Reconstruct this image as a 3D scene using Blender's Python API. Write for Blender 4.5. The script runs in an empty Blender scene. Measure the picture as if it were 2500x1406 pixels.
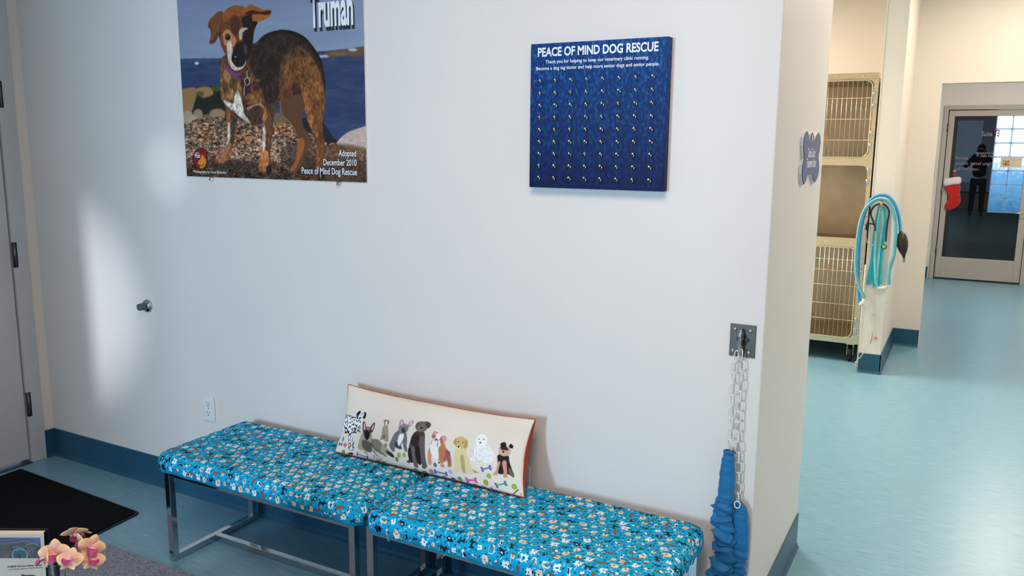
import bpy, bmesh, math, random
import numpy as np
from mathutils import Vector, Matrix
random.seed(7); rng=np.random.RandomState(5)
S=bpy.context.scene; COL=S.collection; PI=math.pi
# ------------------------------------------------------------------ camera
F=2018.35; CAM=np.array([0,0,1.63])
def _rot(yaw,pitch,roll):
    cy,sy=math.cos(yaw),math.sin(yaw)
    f=np.array([sy*math.cos(pitch),cy*math.cos(pitch),-math.sin(pitch)])
    r=np.array([cy,-sy,0]); d=np.cross(f,r); c,s=math.cos(roll),math.sin(roll)
    return np.array([c*r+s*d,-s*r+c*d,f])
RM=_rot(-0.50095683,0.16927782,-0.00862246)
def ray(x,y): return RM.T@np.array([(x-1250)/F,(y-703)/F,1])
def at_y(x,y,Y): d=ray(x,y); return Vector(CAM+d*(Y/d[1]))
def at_x(x,y,X): d=ray(x,y); return Vector(CAM+d*(X/d[0]))
def at_z(x,y,Z=0): d=ray(x,y); return Vector(CAM+d*((Z-1.63)/d[2]))
def at_d(x,y,D): return Vector(CAM+ray(x,y)*D)
cd=bpy.data.cameras.new('camera'); cam=bpy.data.objects.new('camera',cd); COL.objects.link(cam)
cd.sensor_width=36; cd.lens=F/2500*36; cd.clip_start=.02; cd.clip_end=100
mw=Matrix.Identity(4)
for i in range(3):
    mw[i][0]=RM[0][i]; mw[i][1]=-RM[1][i]; mw[i][2]=-RM[2][i]; mw[i][3]=CAM[i]
cam.matrix_world=mw; S.camera=cam
# ------------------------------------------------------------------ world, view, light
S.view_settings.view_transform='Standard'; S.view_settings.look='None'
S.view_settings.gamma=1; S.view_settings.exposure=0.35
w=bpy.data.worlds.new('world'); S.world=w; w.use_nodes=True
w.node_tree.nodes['Background'].inputs[0].default_value=(.55,.7,1,1)
w.node_tree.nodes['Background'].inputs[1].default_value=.6
def area(name,loc,rot,sx,sy,power,color,spread=PI):
    l=bpy.data.lights.new(name,'AREA'); l.shape='RECTANGLE'; l.size=sx; l.size_y=sy
    l.energy=power; l.color=color; l.spread=spread
    o=bpy.data.objects.new(name,l); COL.objects.link(o); o.location=loc; o.rotation_euler=rot
    return o
COOL=(.50,.74,.97); WARM=(1.0,.83,.68); NEUT=(1.0,.74,.57)
area('window_daylight',(-2.92,-6.0,1.7),(PI/2,0,0),.6,2.0,275,COOL)
area('window_skylight_glow',(-1.0,-2.9,1.6),(PI/2,0,0),2.4,1.7,9,COOL)
area('lobby_ceiling_glow',(-.6,.6,2.93),(0,0,0),1.2,1.2,34,NEUT)
area('corridor_ceiling_glow_near',(.7,3.9,2.93),(0,0,0),1.1,1.4,25,WARM)
area('corridor_ceiling_glow_far',(.5,6.6,2.93),(0,0,0),.9,.7,18,WARM)
area('hall_ceiling_glow',(.6,9.8,2.93),(0,0,0),.6,.6,44,(1,.88,.78))
area('treatment_ceiling_glow',(-2.5,5.9,2.93),(0,0,0),1.2,1.2,112,(1.0,.88,.74))
# low daylight glinting in past the pier beside the storefront window
def glint(name,loc,aim,deg,power,col,blend=1.0,size=.04):
    sl=bpy.data.lights.new(name,'SPOT'); sl.energy=power; sl.color=col; sl.shadow_soft_size=size
    sl.spot_size=math.radians(deg); sl.spot_blend=blend
    o=bpy.data.objects.new(name,sl); COL.objects.link(o); o.location=loc
    o.rotation_euler=(Vector(aim)-Vector(loc)).to_track_quat('-Z','Y').to_euler(); return o
glint('daylight_glint_tall',(-2.855,-6.0,1.2),(-3.86,2.5,.85),8.5,1500,(.82,.88,1))
glint('daylight_glint_small',(-2.0,-6.0,2.0),(-3.12,2.5,1.52),2.6,420,(.88,.92,1))
# ------------------------------------------------------------------ materials
def lin(c): return tuple(((v/255)/12.92 if v/255<=.04045 else ((v/255+.055)/1.055)**2.4) for v in c)
def mat(name,rgb,rough=.5,metal=0,var=.06,scale=20,bump=0,bscale=200,stretch=None,spec=.5,trans=0,ior=1.45,alpha=1,coat=0,sheen=0,emit=None,rgb2=None,thr=None):
    m=bpy.data.materials.new(name); m.use_nodes=True; N=m.node_tree.nodes; L=m.node_tree.links
    b=N['Principled BSDF']; c=lin(rgb)
    tc=N.new('ShaderNodeTexCoord'); mp=N.new('ShaderNodeMapping'); L.new(tc.outputs['Object'],mp.inputs[0])
    if stretch: mp.inputs['Scale'].default_value=stretch
    nz=N.new('ShaderNodeTexNoise'); nz.inputs['Scale'].default_value=scale; nz.inputs['Detail'].default_value=5
    L.new(mp.outputs[0],nz.inputs['Vector'])
    cr=N.new('ShaderNodeValToRGB'); c2=lin(rgb2) if rgb2 else tuple(min(1,v*(1+var)) for v in c)
    c1=c if rgb2 else tuple(v*(1-var) for v in c)
    cr.color_ramp.elements[0].color=(*c1,1); cr.color_ramp.elements[1].color=(*c2,1)
    lo,hi=thr or (.35,.65); cr.color_ramp.elements[0].position=lo; cr.color_ramp.elements[1].position=hi
    L.new(nz.outputs[0],cr.inputs[0]); L.new(cr.outputs[0],b.inputs['Base Color'])
    b.inputs['Roughness'].default_value=rough; b.inputs['Metallic'].default_value=metal
    b.inputs['Specular IOR Level'].default_value=spec; b.inputs['IOR'].default_value=ior
    b.inputs['Transmission Weight'].default_value=trans; b.inputs['Alpha'].default_value=alpha
    b.inputs['Coat Weight'].default_value=coat; b.inputs['Sheen Weight'].default_value=sheen
    if bump:
        n2=N.new('ShaderNodeTexNoise'); n2.inputs['Scale'].default_value=bscale; n2.inputs['Detail'].default_value=3
        L.new(mp.outputs[0],n2.inputs['Vector'])
        bp=N.new('ShaderNodeBump'); bp.inputs['Strength'].default_value=bump; bp.inputs['Distance'].default_value=.002
        L.new(n2.outputs[0],bp.inputs['Height']); L.new(bp.outputs[0],b.inputs['Normal'])
    if emit:
        b.inputs['Emission Color'].default_value=(*lin(emit[0]),1); b.inputs['Emission Strength'].default_value=emit[1]
    return m
def vcmat(name,rough=.5,spec=.4):
    m=bpy.data.materials.new(name); m.use_nodes=True; N=m.node_tree.nodes; L=m.node_tree.links
    b=N['Principled BSDF']; a=N.new('ShaderNodeVertexColor'); a.layer_name='print'
    L.new(a.outputs[0],b.inputs['Base Color']); b.inputs['Roughness'].default_value=rough
    b.inputs['Specular IOR Level'].default_value=spec
    nz=N.new('ShaderNodeTexNoise'); nz.inputs['Scale'].default_value=900
    bp=N.new('ShaderNodeBump'); bp.inputs['Strength'].default_value=.05; bp.inputs['Distance'].default_value=.0005
    L.new(nz.outputs[0],bp.inputs['Height']); L.new(bp.outputs[0],b.inputs['Normal'])
    return m
WALL=mat('wall_paint',(224,219,213),.42,var=.01,scale=3,bump=.06,bscale=350,spec=.35)
WALLB=mat('wall_paint_treatment',(228,220,207),.55,var=.01,scale=3,bump=.05,bscale=350)
DOORW=mat('door_paint',(190,193,196),.45,var=.02,scale=4,bump=.05,bscale=200)
FLOOR=mat('linoleum',(98,146,168),.3,scale=9,bump=.03,bscale=60,stretch=(1.2,16,1),rgb2=(132,171,185),thr=(.3,.72),spec=.5)
BASE=mat('cove_base_rubber',(32,80,106),.4,var=.04,scale=6,bump=.03)
CEIL=mat('ceiling_paint',(225,224,220),.8,var=.02)
CHROME=mat('polished_chrome',(200,202,205),.08,1,var=.02,scale=3)
STEEL=mat('brushed_stainless',(218,200,168),.28,1,var=.06,scale=8,stretch=(1,1,20),bump=.03)
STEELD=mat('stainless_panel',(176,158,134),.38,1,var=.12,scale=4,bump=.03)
HINGE=mat('satin_hinge_metal',(95,100,108),.35,.9,var=.08,scale=60)
DARKMETAL=mat('gunmetal_plate',(92,86,82),.38,.85,var=.08,scale=40,bump=.05)
BLACK=mat('black_rubber',(16,16,17),.45,var=.2,scale=30)
BLACKP=mat('black_plastic',(20,20,22),.3,var=.15,scale=20)
WHITEP=mat('white_plastic',(225,226,226),.35,var=.02,scale=20)
WHITETXT=mat('white_lettering',(232,236,240),.5,var=.02)
SHADOWTXT=mat('black_lettering',(25,28,40),.5,var=.05)
BRASS=mat('brass_hook_metal',(232,215,170),.2,1,var=.05)
FRAMEG=mat('grey_frame_paint',(178,172,164),.45,var=.02,scale=5,bump=.04)
CYAN=mat('turquoise_cotton',(12,166,212),.85,var=.06,scale=60,bump=.25,bscale=900,spec=.2)
# ------------------------------------------------------------------ helpers
def obj(name,bm,m,parent=None,smooth=False,bev=0,sub=0):
    me=bpy.data.meshes.new(name); bmesh.ops.recalc_face_normals(bm,faces=bm.faces[:])
    bm.to_mesh(me); bm.free()
    for mm in (m if isinstance(m,(list,tuple)) else [m]): me.materials.append(mm)
    o=bpy.data.objects.new(name,me); COL.objects.link(o)
    if parent: o.parent=parent; o.matrix_parent_inverse=parent.matrix_basis.inverted()
    if smooth:
        for p in me.polygons: p.use_smooth=True
    if bev:
        md=o.modifiers.new('bevel','BEVEL'); md.width=bev; md.segments=2; md.limit_method='ANGLE'
    if sub:
        md=o.modifiers.new('sub','SUBSURF'); md.levels=sub; md.render_levels=sub
    return o
def thing(name,label,cat,loc=(0,0,0),group=None):
    o=bpy.data.objects.new(name,None); COL.objects.link(o); o.location=loc; o.empty_display_size=.05
    o['label']=label; o['category']=cat
    if group: o['group']=group
    return o
def tag(o,label,cat,group=None):
    o['label']=label; o['category']=cat
    if group: o['group']=group
    return o
def struct(name,bm,m,parent=None,**k):
    o=obj(name,bm,m,parent,**k)
    if not parent: o['kind']='structure'
    return o
def box(bm,x0,x1,y0,y1,z0,z1,mi=0,M=None):
    vs=[bm.verts.new((x,y,z)) for x in (x0,x1) for y in (y0,y1) for z in (z0,z1)]
    for f in ((0,1,3,2),(4,6,7,5),(0,4,5,1),(2,3,7,6),(0,2,6,4),(1,5,7,3)):
        fc=bm.faces.new([vs[i] for i in f]); fc.material_index=mi
    if M is not None: bmesh.ops.transform(bm,matrix=M,verts=vs)
    return vs
def B(*a,**k): bm=bmesh.new(); box(bm,*a,**k); return bm
def tube(bm,pts,r,seg=8,closed=False,mi=0,cap=True):
    pts=[Vector(p) for p in pts]; n=len(pts); rs=r if isinstance(r,(list,tuple)) else [r]*n
    T=[]
    for i in range(n):
        a=pts[(i-1)%n] if (closed or i>0) else pts[i]; b=pts[(i+1)%n] if (closed or i<n-1) else pts[i]
        T.append((b-a).normalized())
    up=Vector((0,0,1)) if abs(T[0].z)<.9 else Vector((1,0,0))
    nrm=(up-T[0]*up.dot(T[0])).normalized(); rings=[]
    for i in range(n):
        nrm=(nrm-T[i]*nrm.dot(T[i]))
        nrm=nrm.normalized() if nrm.length>1e-6 else T[i].orthogonal().normalized()
        bn=T[i].cross(nrm)
        rings.append([bm.verts.new(pts[i]+(nrm*math.cos(2*PI*k/seg)+bn*math.sin(2*PI*k/seg))*rs[i]) for k in range(seg)])
    for i in range(n if closed else n-1):
        A,Bq=rings[i],rings[(i+1)%n]
        for k in range(seg):
            f=bm.faces.new([A[k],A[(k+1)%seg],Bq[(k+1)%seg],Bq[k]]); f.material_index=mi; f.smooth=True
    if cap and not closed:
        for R_ in (rings[0],rings[-1]):
            f=bm.faces.new(R_); f.material_index=mi
def smooth_path(pts,n=8,closed=False):
    P=[Vector(p) for p in pts]; out=[]; m=len(P)
    for i in range(m if closed else m-1):
        g=lambda j:(P[j%m] if closed else P[max(0,min(m-1,j))])
        p0,p1,p2,p3=g(i-1),g(i),g(i+1),g(i+2)
        for k in range(n):
            t=k/n; out.append(.5*((2*p1)+(p2-p0)*t+(2*p0-5*p1+4*p2-p3)*t*t+(-p0+3*p1-3*p2+p3)*t**3))
    if not closed: out.append(P[-1])
    return out
def lathe(bm,prof,origin,axis='y',seg=24,mi=0):
    # prof: (distance along axis, radius)
    o=Vector(origin); rings=[]
    ax={'x':Vector((1,0,0)),'y':Vector((0,1,0)),'z':Vector((0,0,1))}[axis] if isinstance(axis,str) else Vector(axis).normalized()
    a=ax.orthogonal().normalized(); b=ax.cross(a)
    for h,r in prof:
        rings.append([bm.verts.new(o+ax*h+(a*math.cos(2*PI*k/seg)+b*math.sin(2*PI*k/seg))*max(r,1e-5)) for k in range(seg)])
    for i in range(len(rings)-1):
        for k in range(seg):
            f=bm.faces.new([rings[i][k],rings[i][(k+1)%seg],rings[i+1][(k+1)%seg],rings[i+1][k]]); f.material_index=mi; f.smooth=True
    for R_ in (rings[0],rings[-1]):
        f=bm.faces.new(R_); f.material_index=mi
def prism(bm,pts,fn0,fn1,mi=0):
    a=[bm.verts.new(fn0(*p)) for p in pts]; b=[bm.verts.new(fn1(*p)) for p in pts]
    f=bm.faces.new(a); f.material_index=mi; f=bm.faces.new(b[::-1]); f.material_index=mi
    n=len(pts)
    for i in range(n):
        f=bm.faces.new([a[i],a[(i+1)%n],b[(i+1)%n],b[i]]); f.material_index=mi
def text_obj(name,s,x0,x1,zc,h,yf,m,parent,bold=0,plane='y',depth=.0006,shear=0,hmode='cap',slant=0):
    """lettering between x0 and x1 on a plane, cap height h, vertical centre zc"""
    cu=bpy.data.curves.new(name,'FONT'); cu.body=s; cu.offset=bold; cu.shear=shear; cu.resolution_u=3
    t=bpy.data.objects.new(name,cu); COL.objects.link(t); dg=bpy.context.evaluated_depsgraph_get(); dg.update()
    me=bpy.data.meshes.new_from_object(t.evaluated_get(dg)); bpy.data.objects.remove(t)
    v=np.empty(len(me.vertices)*3); me.vertices.foreach_get('co',v); v=v.reshape(-1,3)
    mn,mx=v.min(0),v.max(0); u=(v[:,0]-mn[0])/(mx[0]-mn[0]); cap=.69
    q=np.empty_like(v); z=zc+(v[:,1]/cap-.5)*h+slant*(u-.5)
    if plane=='y': q[:,0]=x0+u*(x1-x0); q[:,1]=yf; q[:,2]=z
    else: q[:,0]=yf; q[:,1]=x0+u*(x1-x0); q[:,2]=z
    me.vertices.foreach_set('co',q.ravel()); me.materials.clear(); me.materials.append(m); me.update()
    o=bpy.data.objects.new(name,me); COL.objects.link(o)
    if parent: o.parent=parent; o.matrix_parent_inverse=parent.matrix_basis.inverted()
    return o
# ------------------------------------------------------------------ raster painter for prints
class Paint:
    def __init__(s,nx,nz,bg): s.nx,s.nz=nx,nz; s.c=np.tile(np.array(bg,float),(nz,nx,1))
    def coords(s,X,Y): s.X,s.Y=X,Y
    def mask(s,P,feather=0):
        P=np.array(P,float); X,Y=s.X,s.Y; mk=np.zeros(X.shape,bool)
        pad=feather*8+2; bb=(X>=P[:,0].min()-pad)&(X<=P[:,0].max()+pad)&(Y>=P[:,1].min()-pad)&(Y<=P[:,1].max()+pad)
        x=X[bb]; y=Y[bb]; m=np.zeros(x.shape,bool); j=len(P)-1
        for i in range(len(P)):
            xi,yi=P[i]; xj,yj=P[j]
            if yi!=yj:
                m^=((yi>y)!=(yj>y))&(x<(xj-xi)*(y-yi)/(yj-yi)+xi)
            j=i
        mk[bb]=m; a=mk.astype(float)
        for _ in range(feather):
            a[1:-1,1:-1]=(a[1:-1,1:-1]*2+a[:-2,1:-1]+a[2:,1:-1]+a[1:-1,:-2]+a[1:-1,2:])/6
        return a
    def put(s,a,col):
        s.c=s.c*(1-a[...,None])+np.array(col,float)*a[...,None] if np.ndim(col)==1 else s.c*(1-a[...,None])+col*a[...,None]
    def poly(s,P,col,f=1,al=1,sm=True):
        if sm: P=[(p.x,p.y) for p in smooth_path([(a,b,0) for a,b in P],4,True)]
        s.put(s.mask(P,f)*al,col)
    def ell(s,cx,cy,rx,ry,col,f=1,al=1,rot=0):
        s.poly([(cx+rx*math.cos(t)*math.cos(rot)-ry*math.sin(t)*math.sin(rot),cy+rx*math.cos(t)*math.sin(rot)+ry*math.sin(t)*math.cos(rot)) for t in np.linspace(0,2*PI,20,endpoint=False)],col,f,al,False)
    def line(s,P,wd,col,f=0,al=1):
        P=[(p.x,p.y) for p in smooth_path([(a,b,0) for a,b in P],5)]
        L_,R_=[],[]
        for i in range(len(P)):
            a=P[max(0,i-1)]; b=P[min(len(P)-1,i+1)]; dx,dy=b[0]-a[0],b[1]-a[1]; l=math.hypot(dx,dy) or 1
            nx,ny=-dy/l*wd/2,dx/l*wd/2; L_.append((P[i][0]+nx,P[i][1]+ny)); R_.append((P[i][0]-nx,P[i][1]-ny))
        s.put(s.mask(L_+R_[::-1],f)*al,col)
def vnoise(X,Y,sx,sy,seed=0):
    r=np.random.RandomState(seed); G=r.rand(64,64); x=X/sx; y=Y/sy
    xi=np.floor(x).astype(int); yi=np.floor(y).astype(int); fx=x-xi; fy=y-yi
    fx=fx*fx*(3-2*fx); fy=fy*fy*(3-2*fy); g=lambda a,b:G[a%64,b%64]
    return (g(xi,yi)*(1-fx)+g(xi+1,yi)*fx)*(1-fy)+(g(xi,yi+1)*(1-fx)+g(xi+1,yi+1)*fx)*fy
def fbm(X,Y,sx,sy,o=3,seed=0): return sum(vnoise(X,Y,sx/2**k,sy/2**k,seed+k)/2**k for k in range(o))/sum(1/2**k for k in range(o))
def grid_mesh(name,P,C,m,parent,thick=None):
    """P (nz,nx,3) points, C colours 0-255 sRGB"""
    nz,nx=P.shape[:2]; idx=np.arange(nz*nx).reshape(nz,nx)
    q=np.stack([idx[:-1,:-1],idx[:-1,1:],idx[1:,1:],idx[1:,:-1]],-1).reshape(-1,4)
    me=bpy.data.meshes.new(name); me.vertices.add(nz*nx); me.vertices.foreach_set('co',P.astype(np.float32).ravel())
    me.loops.add(q.size); me.loops.foreach_set('vertex_index',q.astype(np.int32).ravel())
    me.polygons.add(len(q)); me.polygons.foreach_set('loop_start',np.arange(0,q.size,4,dtype=np.int32))
    me.polygons.foreach_set('loop_total',np.full(len(q),4,np.int32)); me.update(); me.validate()
    v=np.clip(C,0,255)/255.; l=np.where(v<=.04045,v/12.92,((v+.055)/1.055)**2.4)
    at=me.color_attributes.new('print','FLOAT_COLOR','POINT')
    at.data.foreach_set('color',np.concatenate([l,np.ones((nz,nx,1))],-1).astype(np.float32).ravel())
    me.materials.append(m); me.polygons.foreach_set('use_smooth',[True]*len(me.polygons))
    o=bpy.data.objects.new(name,me); COL.objects.link(o)
    if parent: o.parent=parent; o.matrix_parent_inverse=parent.matrix_basis.inverted()
    return o
# ================================================================== STRUCTURE
D=2.503; XL=-4.12; XE=-.502; HC=3.0; YS=6.475; YO=7.56; YD=11.88
struct('floor',B(XL-.3,2.6,-3.3,14.0,-.1,0),FLOOR)
struct('ceiling',B(XL-.3,2.6,-3.3,14.0,HC,HC+.1),CEIL)
struct('wall_back',B(XL-.15,XE,D,3.39,0,HC),WALL,bev=.004)
bm=bmesh.new(); box(bm,XL-.15,XL,2.40,7.7,0,HC); box(bm,XL-.15,XL,-3.3,1.40,0,HC); box(bm,XL-.15,XL,1.40,2.40,2.47,HC)
struct('wall_left',bm,WALL)
bm=bmesh.new(); box(bm,XL,-3.2,-3.15,-3.0,0,HC); box(bm,-3.2,.6,-3.15,-3.0,0,.45); box(bm,-3.2,.6,-3.15,-3.0,2.55,HC); box(bm,.6,2.3,-3.15,-3.0,0,HC)
struct('wall_front',bm,WALL)
struct('wall_right',B(2.0,2.15,-3.0,14.0,0,HC),WALL)
struct('wall_stub',B(-.605,-.46,YS,YO+.02,0,HC),WALLB,bev=.003)
struct('wall_treatment',B(XL,-.605,YO,YO+.12,0,HC),WALLB)
bm=bmesh.new(); box(bm,-.605,-.257,YO,YO+.12,0,HC); box(bm,-.257,2.0,YO,YO+.12,2.155,HC)
struct('wall_opening',bm,WALLB)
bm=bmesh.new(); box(bm,-.9,-.35,YD,YD+.12,0,HC); box(bm,.68,2.0,YD,YD+.12,0,HC); box(bm,-.35,.68,YD,YD+.12,2.18,HC)
struct('wall_hall_back',bm,WALL)
struct('wall_hall_left',B(-1.02,-.9,YO+.12,13.9,0,HC),WALL)
DARKW=mat('suite_wall_dimmed',(44,44,48),.6,var=.03)  # near-black wall colour stands in for the unlit suite
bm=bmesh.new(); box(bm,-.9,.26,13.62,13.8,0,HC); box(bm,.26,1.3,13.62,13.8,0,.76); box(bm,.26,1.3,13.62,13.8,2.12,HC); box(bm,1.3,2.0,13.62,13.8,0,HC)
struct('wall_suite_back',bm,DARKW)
# cove base runs
def cove(name,p0,p1,n,h=.147,ext0=0,ext1=0):
    p0,p1,n=Vector((*p0,0)),Vector((*p1,0)),Vector((*n,0)); bm=bmesh.new()
    prof=[(0,0),(.016,0),(.015,.003),(.009,.010),(.006,.022),(.006,h-.004),(.003,h),(0,h)]
    prism(bm,prof,lambda a,b:p0+n*a+Vector((0,0,b)),lambda a,b:p1+n*a+Vector((0,0,b)))
    return struct(name,bm,BASE)
cove('baseboard_back',(XL,D),(XE+.006,D),(0,-1))
cove('baseboard_return',(XE,D-.006),(XE,3.39),(1,0))
cove('baseboard_left',(XL,2.452),(XL,D),(1,0))
cove('baseboard_stub_front',(-.605,YS),(-.454,YS),(0,-1))
cove('baseboard_stub_side',(-.46,YS-.006),(-.46,YO),(1,0))
cove('baseboard_opening',(-.46,YO),(-.257,YO),(0,-1))
cove('baseboard_hall',(-.9,YD),(-.375,YD),(0,-1))
cove('baseboard_treatment',(XL,YO),(-.605,YO),(0,-1))
# corner bead strip on stub wall edge
struct('trim_1',B(-.607,-.600,YS-.003,YS+.02,0,2.9),WALLB)
# ------------------------------------------------ left door
d1=bpy.data.objects.new('door_1',None); COL.objects.link(d1); d1['kind']='structure'
obj('door_leaf',B(XL-.055,XL-.006,1.47,2.366,.022,2.40),DOORW,d1,bev=.002)
bm=bmesh.new(); box(bm,XL-.1,XL+.008,2.371,2.449,0,2.47); box(bm,XL-.1,XL+.008,1.39,1.466,0,2.47); box(bm,XL-.1,XL+.008,1.466,2.371,2.405,2.47)
obj('door_frame',bm,DOORW,d1,bev=.003)
obj('threshold',B(XL-.10,XL+.01,1.466,2.371,0,.006),HINGE,d1)
for z in (.249,1.018,1.794):
    bm=bmesh.new(); lathe(bm,[(0,.0075),(.125,.0075)],(XL+.010,2.378,z),'z',12)
    for k in (.028,.097): lathe(bm,[(0,.0079),(.002,.0079)],(XL+.010,2.378,z+k),'z',12)
    box(bm,XL+.002,XL+.008,2.368,2.392,z,z+.125)
    obj('hinge',bm,HINGE,d1)
# ------------------------------------------------ glass door
d2=bpy.data.objects.new('door_2',None); COL.objects.link(d2); d2['kind']='structure'; d2.location=(0,YD,0)
d2.matrix_basis
bm=bmesh.new(); yf=YD-.03
box(bm,-.35,-.302,yf,YD+.1,0,2.18); box(bm,.654,.70,yf,YD+.1,0,2.18); box(bm,-.302,.654,yf,YD+.1,2.13,2.18)
obj('door_frame',bm,FRAMEG,d2,bev=.004)
bm=bmesh.new(); yl=YD-.012
box(bm,-.292,-.228,yl,yl+.045,.02,2.12); box(bm,.573,.648,yl,yl+.045,.02,2.12)
box(bm,-.228,.573,yl,yl+.045,2.05,2.12); box(bm,-.228,.573,yl,yl+.045,.02,.287)
obj('door_leaf',bm,FRAMEG,d2,bev=.004)
gm=bpy.data.materials.new('door_glass'); gm.use_nodes=True; N=gm.node_tree.nodes; L=gm.node_tree.links; N.remove(N['Principled BSDF'])
tr=N.new('ShaderNodeBsdfTransparent'); tr.inputs[0].default_value=(.62,.64,.66,1)
gl=N.new('ShaderNodeBsdfGlossy'); gl.inputs['Roughness'].default_value=.0
fz=N.new('ShaderNodeTexNoise'); fz.inputs['Scale'].default_value=3; mx=N.new('ShaderNodeMixShader'); fr=N.new('ShaderNodeFresnel'); fr.inputs[0].default_value=1.5
ad=N.new('ShaderNodeMath'); ad.operation='MULTIPLY_ADD'; ad.inputs[1].default_value=.02; L.new(fz.outputs[0],ad.inputs[0]); L.new(fr.outputs[0],ad.inputs[2])
L.new(ad.outputs[0],mx.inputs[0]); L.new(tr.outputs[0],mx.inputs[1]); L.new(gl.outputs[0],mx.inputs[2]); L.new(mx.outputs[0],N['Material Output'].inputs[0])
obj('glass_pane',B(-.23,.575,YD+.006,YD+.012,.28,2.055),gm,d2)
for z in (1.86,1.08,.335):
    bm=bmesh.new(); lathe(bm,[(0,.008),(.10,.008)],(-.297,yf-.006,z),'z',10); obj('hinge',bm,HINGE,d2)
bm=bmesh.new(); lathe(bm,[(0,.026),(.012,.026)],(.605,yl-.012,.88),'y',20)
tube(bm,[(.605,yl-.01,.88),(.605,yl-.055,.88),(.59,yl-.06,.88),(.50,yl-.06,.885)],.010,10)
box(bm,.585,.63,yl-.006,yl+.001,.82,.86); obj('lever_handle',bm,STEEL,d2)
obj('door_sweep',B(-.292,.648,yl+.002,yl+.04,.006,.02),BLACK,d2)
GT=mat('frosted_glass_lettering',(150,155,160),.6); GP=mat('marker_lettering',(138,122,150),.6); GR=mat('red_sign_reflection',(150,30,60),.5)
yg=YD+.0035
def gtext(s,px0,py0,px1,py1,h,m,nm='lettering',bold=0.0):
    a=at_y(px0,py0,yg); b=at_y(px1,py1,yg); text_obj(nm,s,a.x,b.x,(a.z+b.z)/2,h,yg,m,d2,bold=bold)
gtext('Suite',2397,327,2423,326,.055,GT)
gtext('Sponsored in Honor of',2382,372,2446,375,.026,GT); gtext('Debra Couch',2395,380,2428,381,.028,GT)
gtext('Romana',2333,384,2364,386,.04,GP); gtext('possible  kennel cough',2334,397,2421,400,.042,GP); gtext('soft food please-',2333,411,2391,413,.035,GP)
gtext('ET',2440,324,2427,326,.075,GR,bold=.02)  # reflection of a red sign, drawn as mirrored letters on the pane
# glass block window of the suite (daylight behind)
w1=bpy.data.objects.new('window_1',None); COL.objects.link(w1); w1['kind']='structure'
BLK=bpy.data.materials.new('glass_block'); BLK.use_nodes=True; N=BLK.node_tree.nodes; L=BLK.node_tree.links; b=N['Principled BSDF']
tc=N.new('ShaderNodeTexCoord'); sp=N.new('ShaderNodeSeparateXYZ'); L.new(tc.outputs['Object'],sp.inputs[0])
nz=N.new('ShaderNodeTexNoise'); nz.inputs['Scale'].default_value=22; L.new(tc.outputs['Object'],nz.inputs['Vector'])
ma=N.new('ShaderNodeMath'); ma.operation='MULTIPLY_ADD'; ma.inputs[1].default_value=.35; L.new(nz.outputs[0],ma.inputs[0]); L.new(sp.outputs[2],ma.inputs[2])
cr=N.new('ShaderNodeValToRGB'); L.new(ma.outputs[0],cr.inputs[0]); mr=N.new('ShaderNodeMapRange'); mr.inputs[1].default_value=.8; mr.inputs[2].default_value=2.3
L.new(ma.outputs[0],mr.inputs[0]); L.new(mr.outputs[0],cr.inputs[0])
e=cr.color_ramp.elements; e[0].color=(*lin((38,92,130)),1); e[0].position=.1; e[1].color=(*lin((245,250,255)),1); e[1].position=.66
x=e.new(.45); x.color=(*lin((96,150,190)),1); x=e.new(.58); x.color=(*lin((215,230,245)),1)
b.inputs['Roughness'].default_value=.1; b.inputs['Base Color'].default_value=(.3,.4,.45,1)
L.new(cr.outputs[0],b.inputs['Emission Color']); b.inputs['Emission Strength'].default_value=3.2
bm=bmesh.new(); gr=bmesh.new()
for i in range(5):
    for j in range(7):
        x0=.263+i*.2; z0=.768+j*.194; box(bm,x0+.012,x0+.19,13.66,13.74,z0+.012,z0+.184)
obj('glass_block_panes',bm,BLK,w1,bev=.012)
GROUT=mat('block_mortar',(190,215,225),.7,emit=((170,205,225),.45))  # faint daylight glow put into the mortar itself
for i in range(6): box(gr,.256+i*.2,.272+i*.2,13.68,13.72,.76,2.12)
for j in range(8): box(gr,.26,1.3,13.681,13.719,.761+j*.194,.775+j*.194)
obj('mortar_grid',gr,GROUT,w1)
# storefront window behind the viewpoint
w2=bpy.data.objects.new('window_2',None); COL.objects.link(w2); w2['kind']='structure'
bm=bmesh.new()
for x in (-3.2,-1.95,-.68,.56): box(bm,x,x+.04,-3.12,-3.04,.45,2.55)
for z in (.45,2.51): box(bm,-3.2,.6,-3.12,-3.04,z,z+.04)
obj('window_frame',bm,HINGE,w2)
# ceiling light panels
LITE=mat('light_diffuser',(240,240,235),.6,emit=((255,244,228),2.2))
for (x,y,s,lb) in ((-.6,.6,.6,'square flush ceiling light over the waiting area'),(.55,4.6,.6,'square flush ceiling light over the corridor middle'),(.5,6.6,.45,'square flush ceiling light before the hall opening'),(.6,9.8,.3,'small ceiling light in the hall before the glass door'),(-2.5,5.9,.6,'square ceiling light in the treatment room')):
    t=thing('ceiling_light',lb,'ceiling light',(x,y,HC),'flush ceiling lights')
    bm=bmesh.new(); 
    for a in ((x-s,x+s,y-s,y-s+.03),(x-s,x+s,y+s-.03,y+s),(x-s,x-s+.03,y-s+.03,y+s-.03),(x+s-.03,x+s,y-s+.03,y+s-.03)): box(bm,*a,HC-.03,HC-.001)
    obj('frame',bm,WHITEP,t); obj('diffuser',B(x-s+.03,x+s-.03,y-s+.03,y+s-.03,HC-.02,HC-.002),LITE,t)
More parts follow.
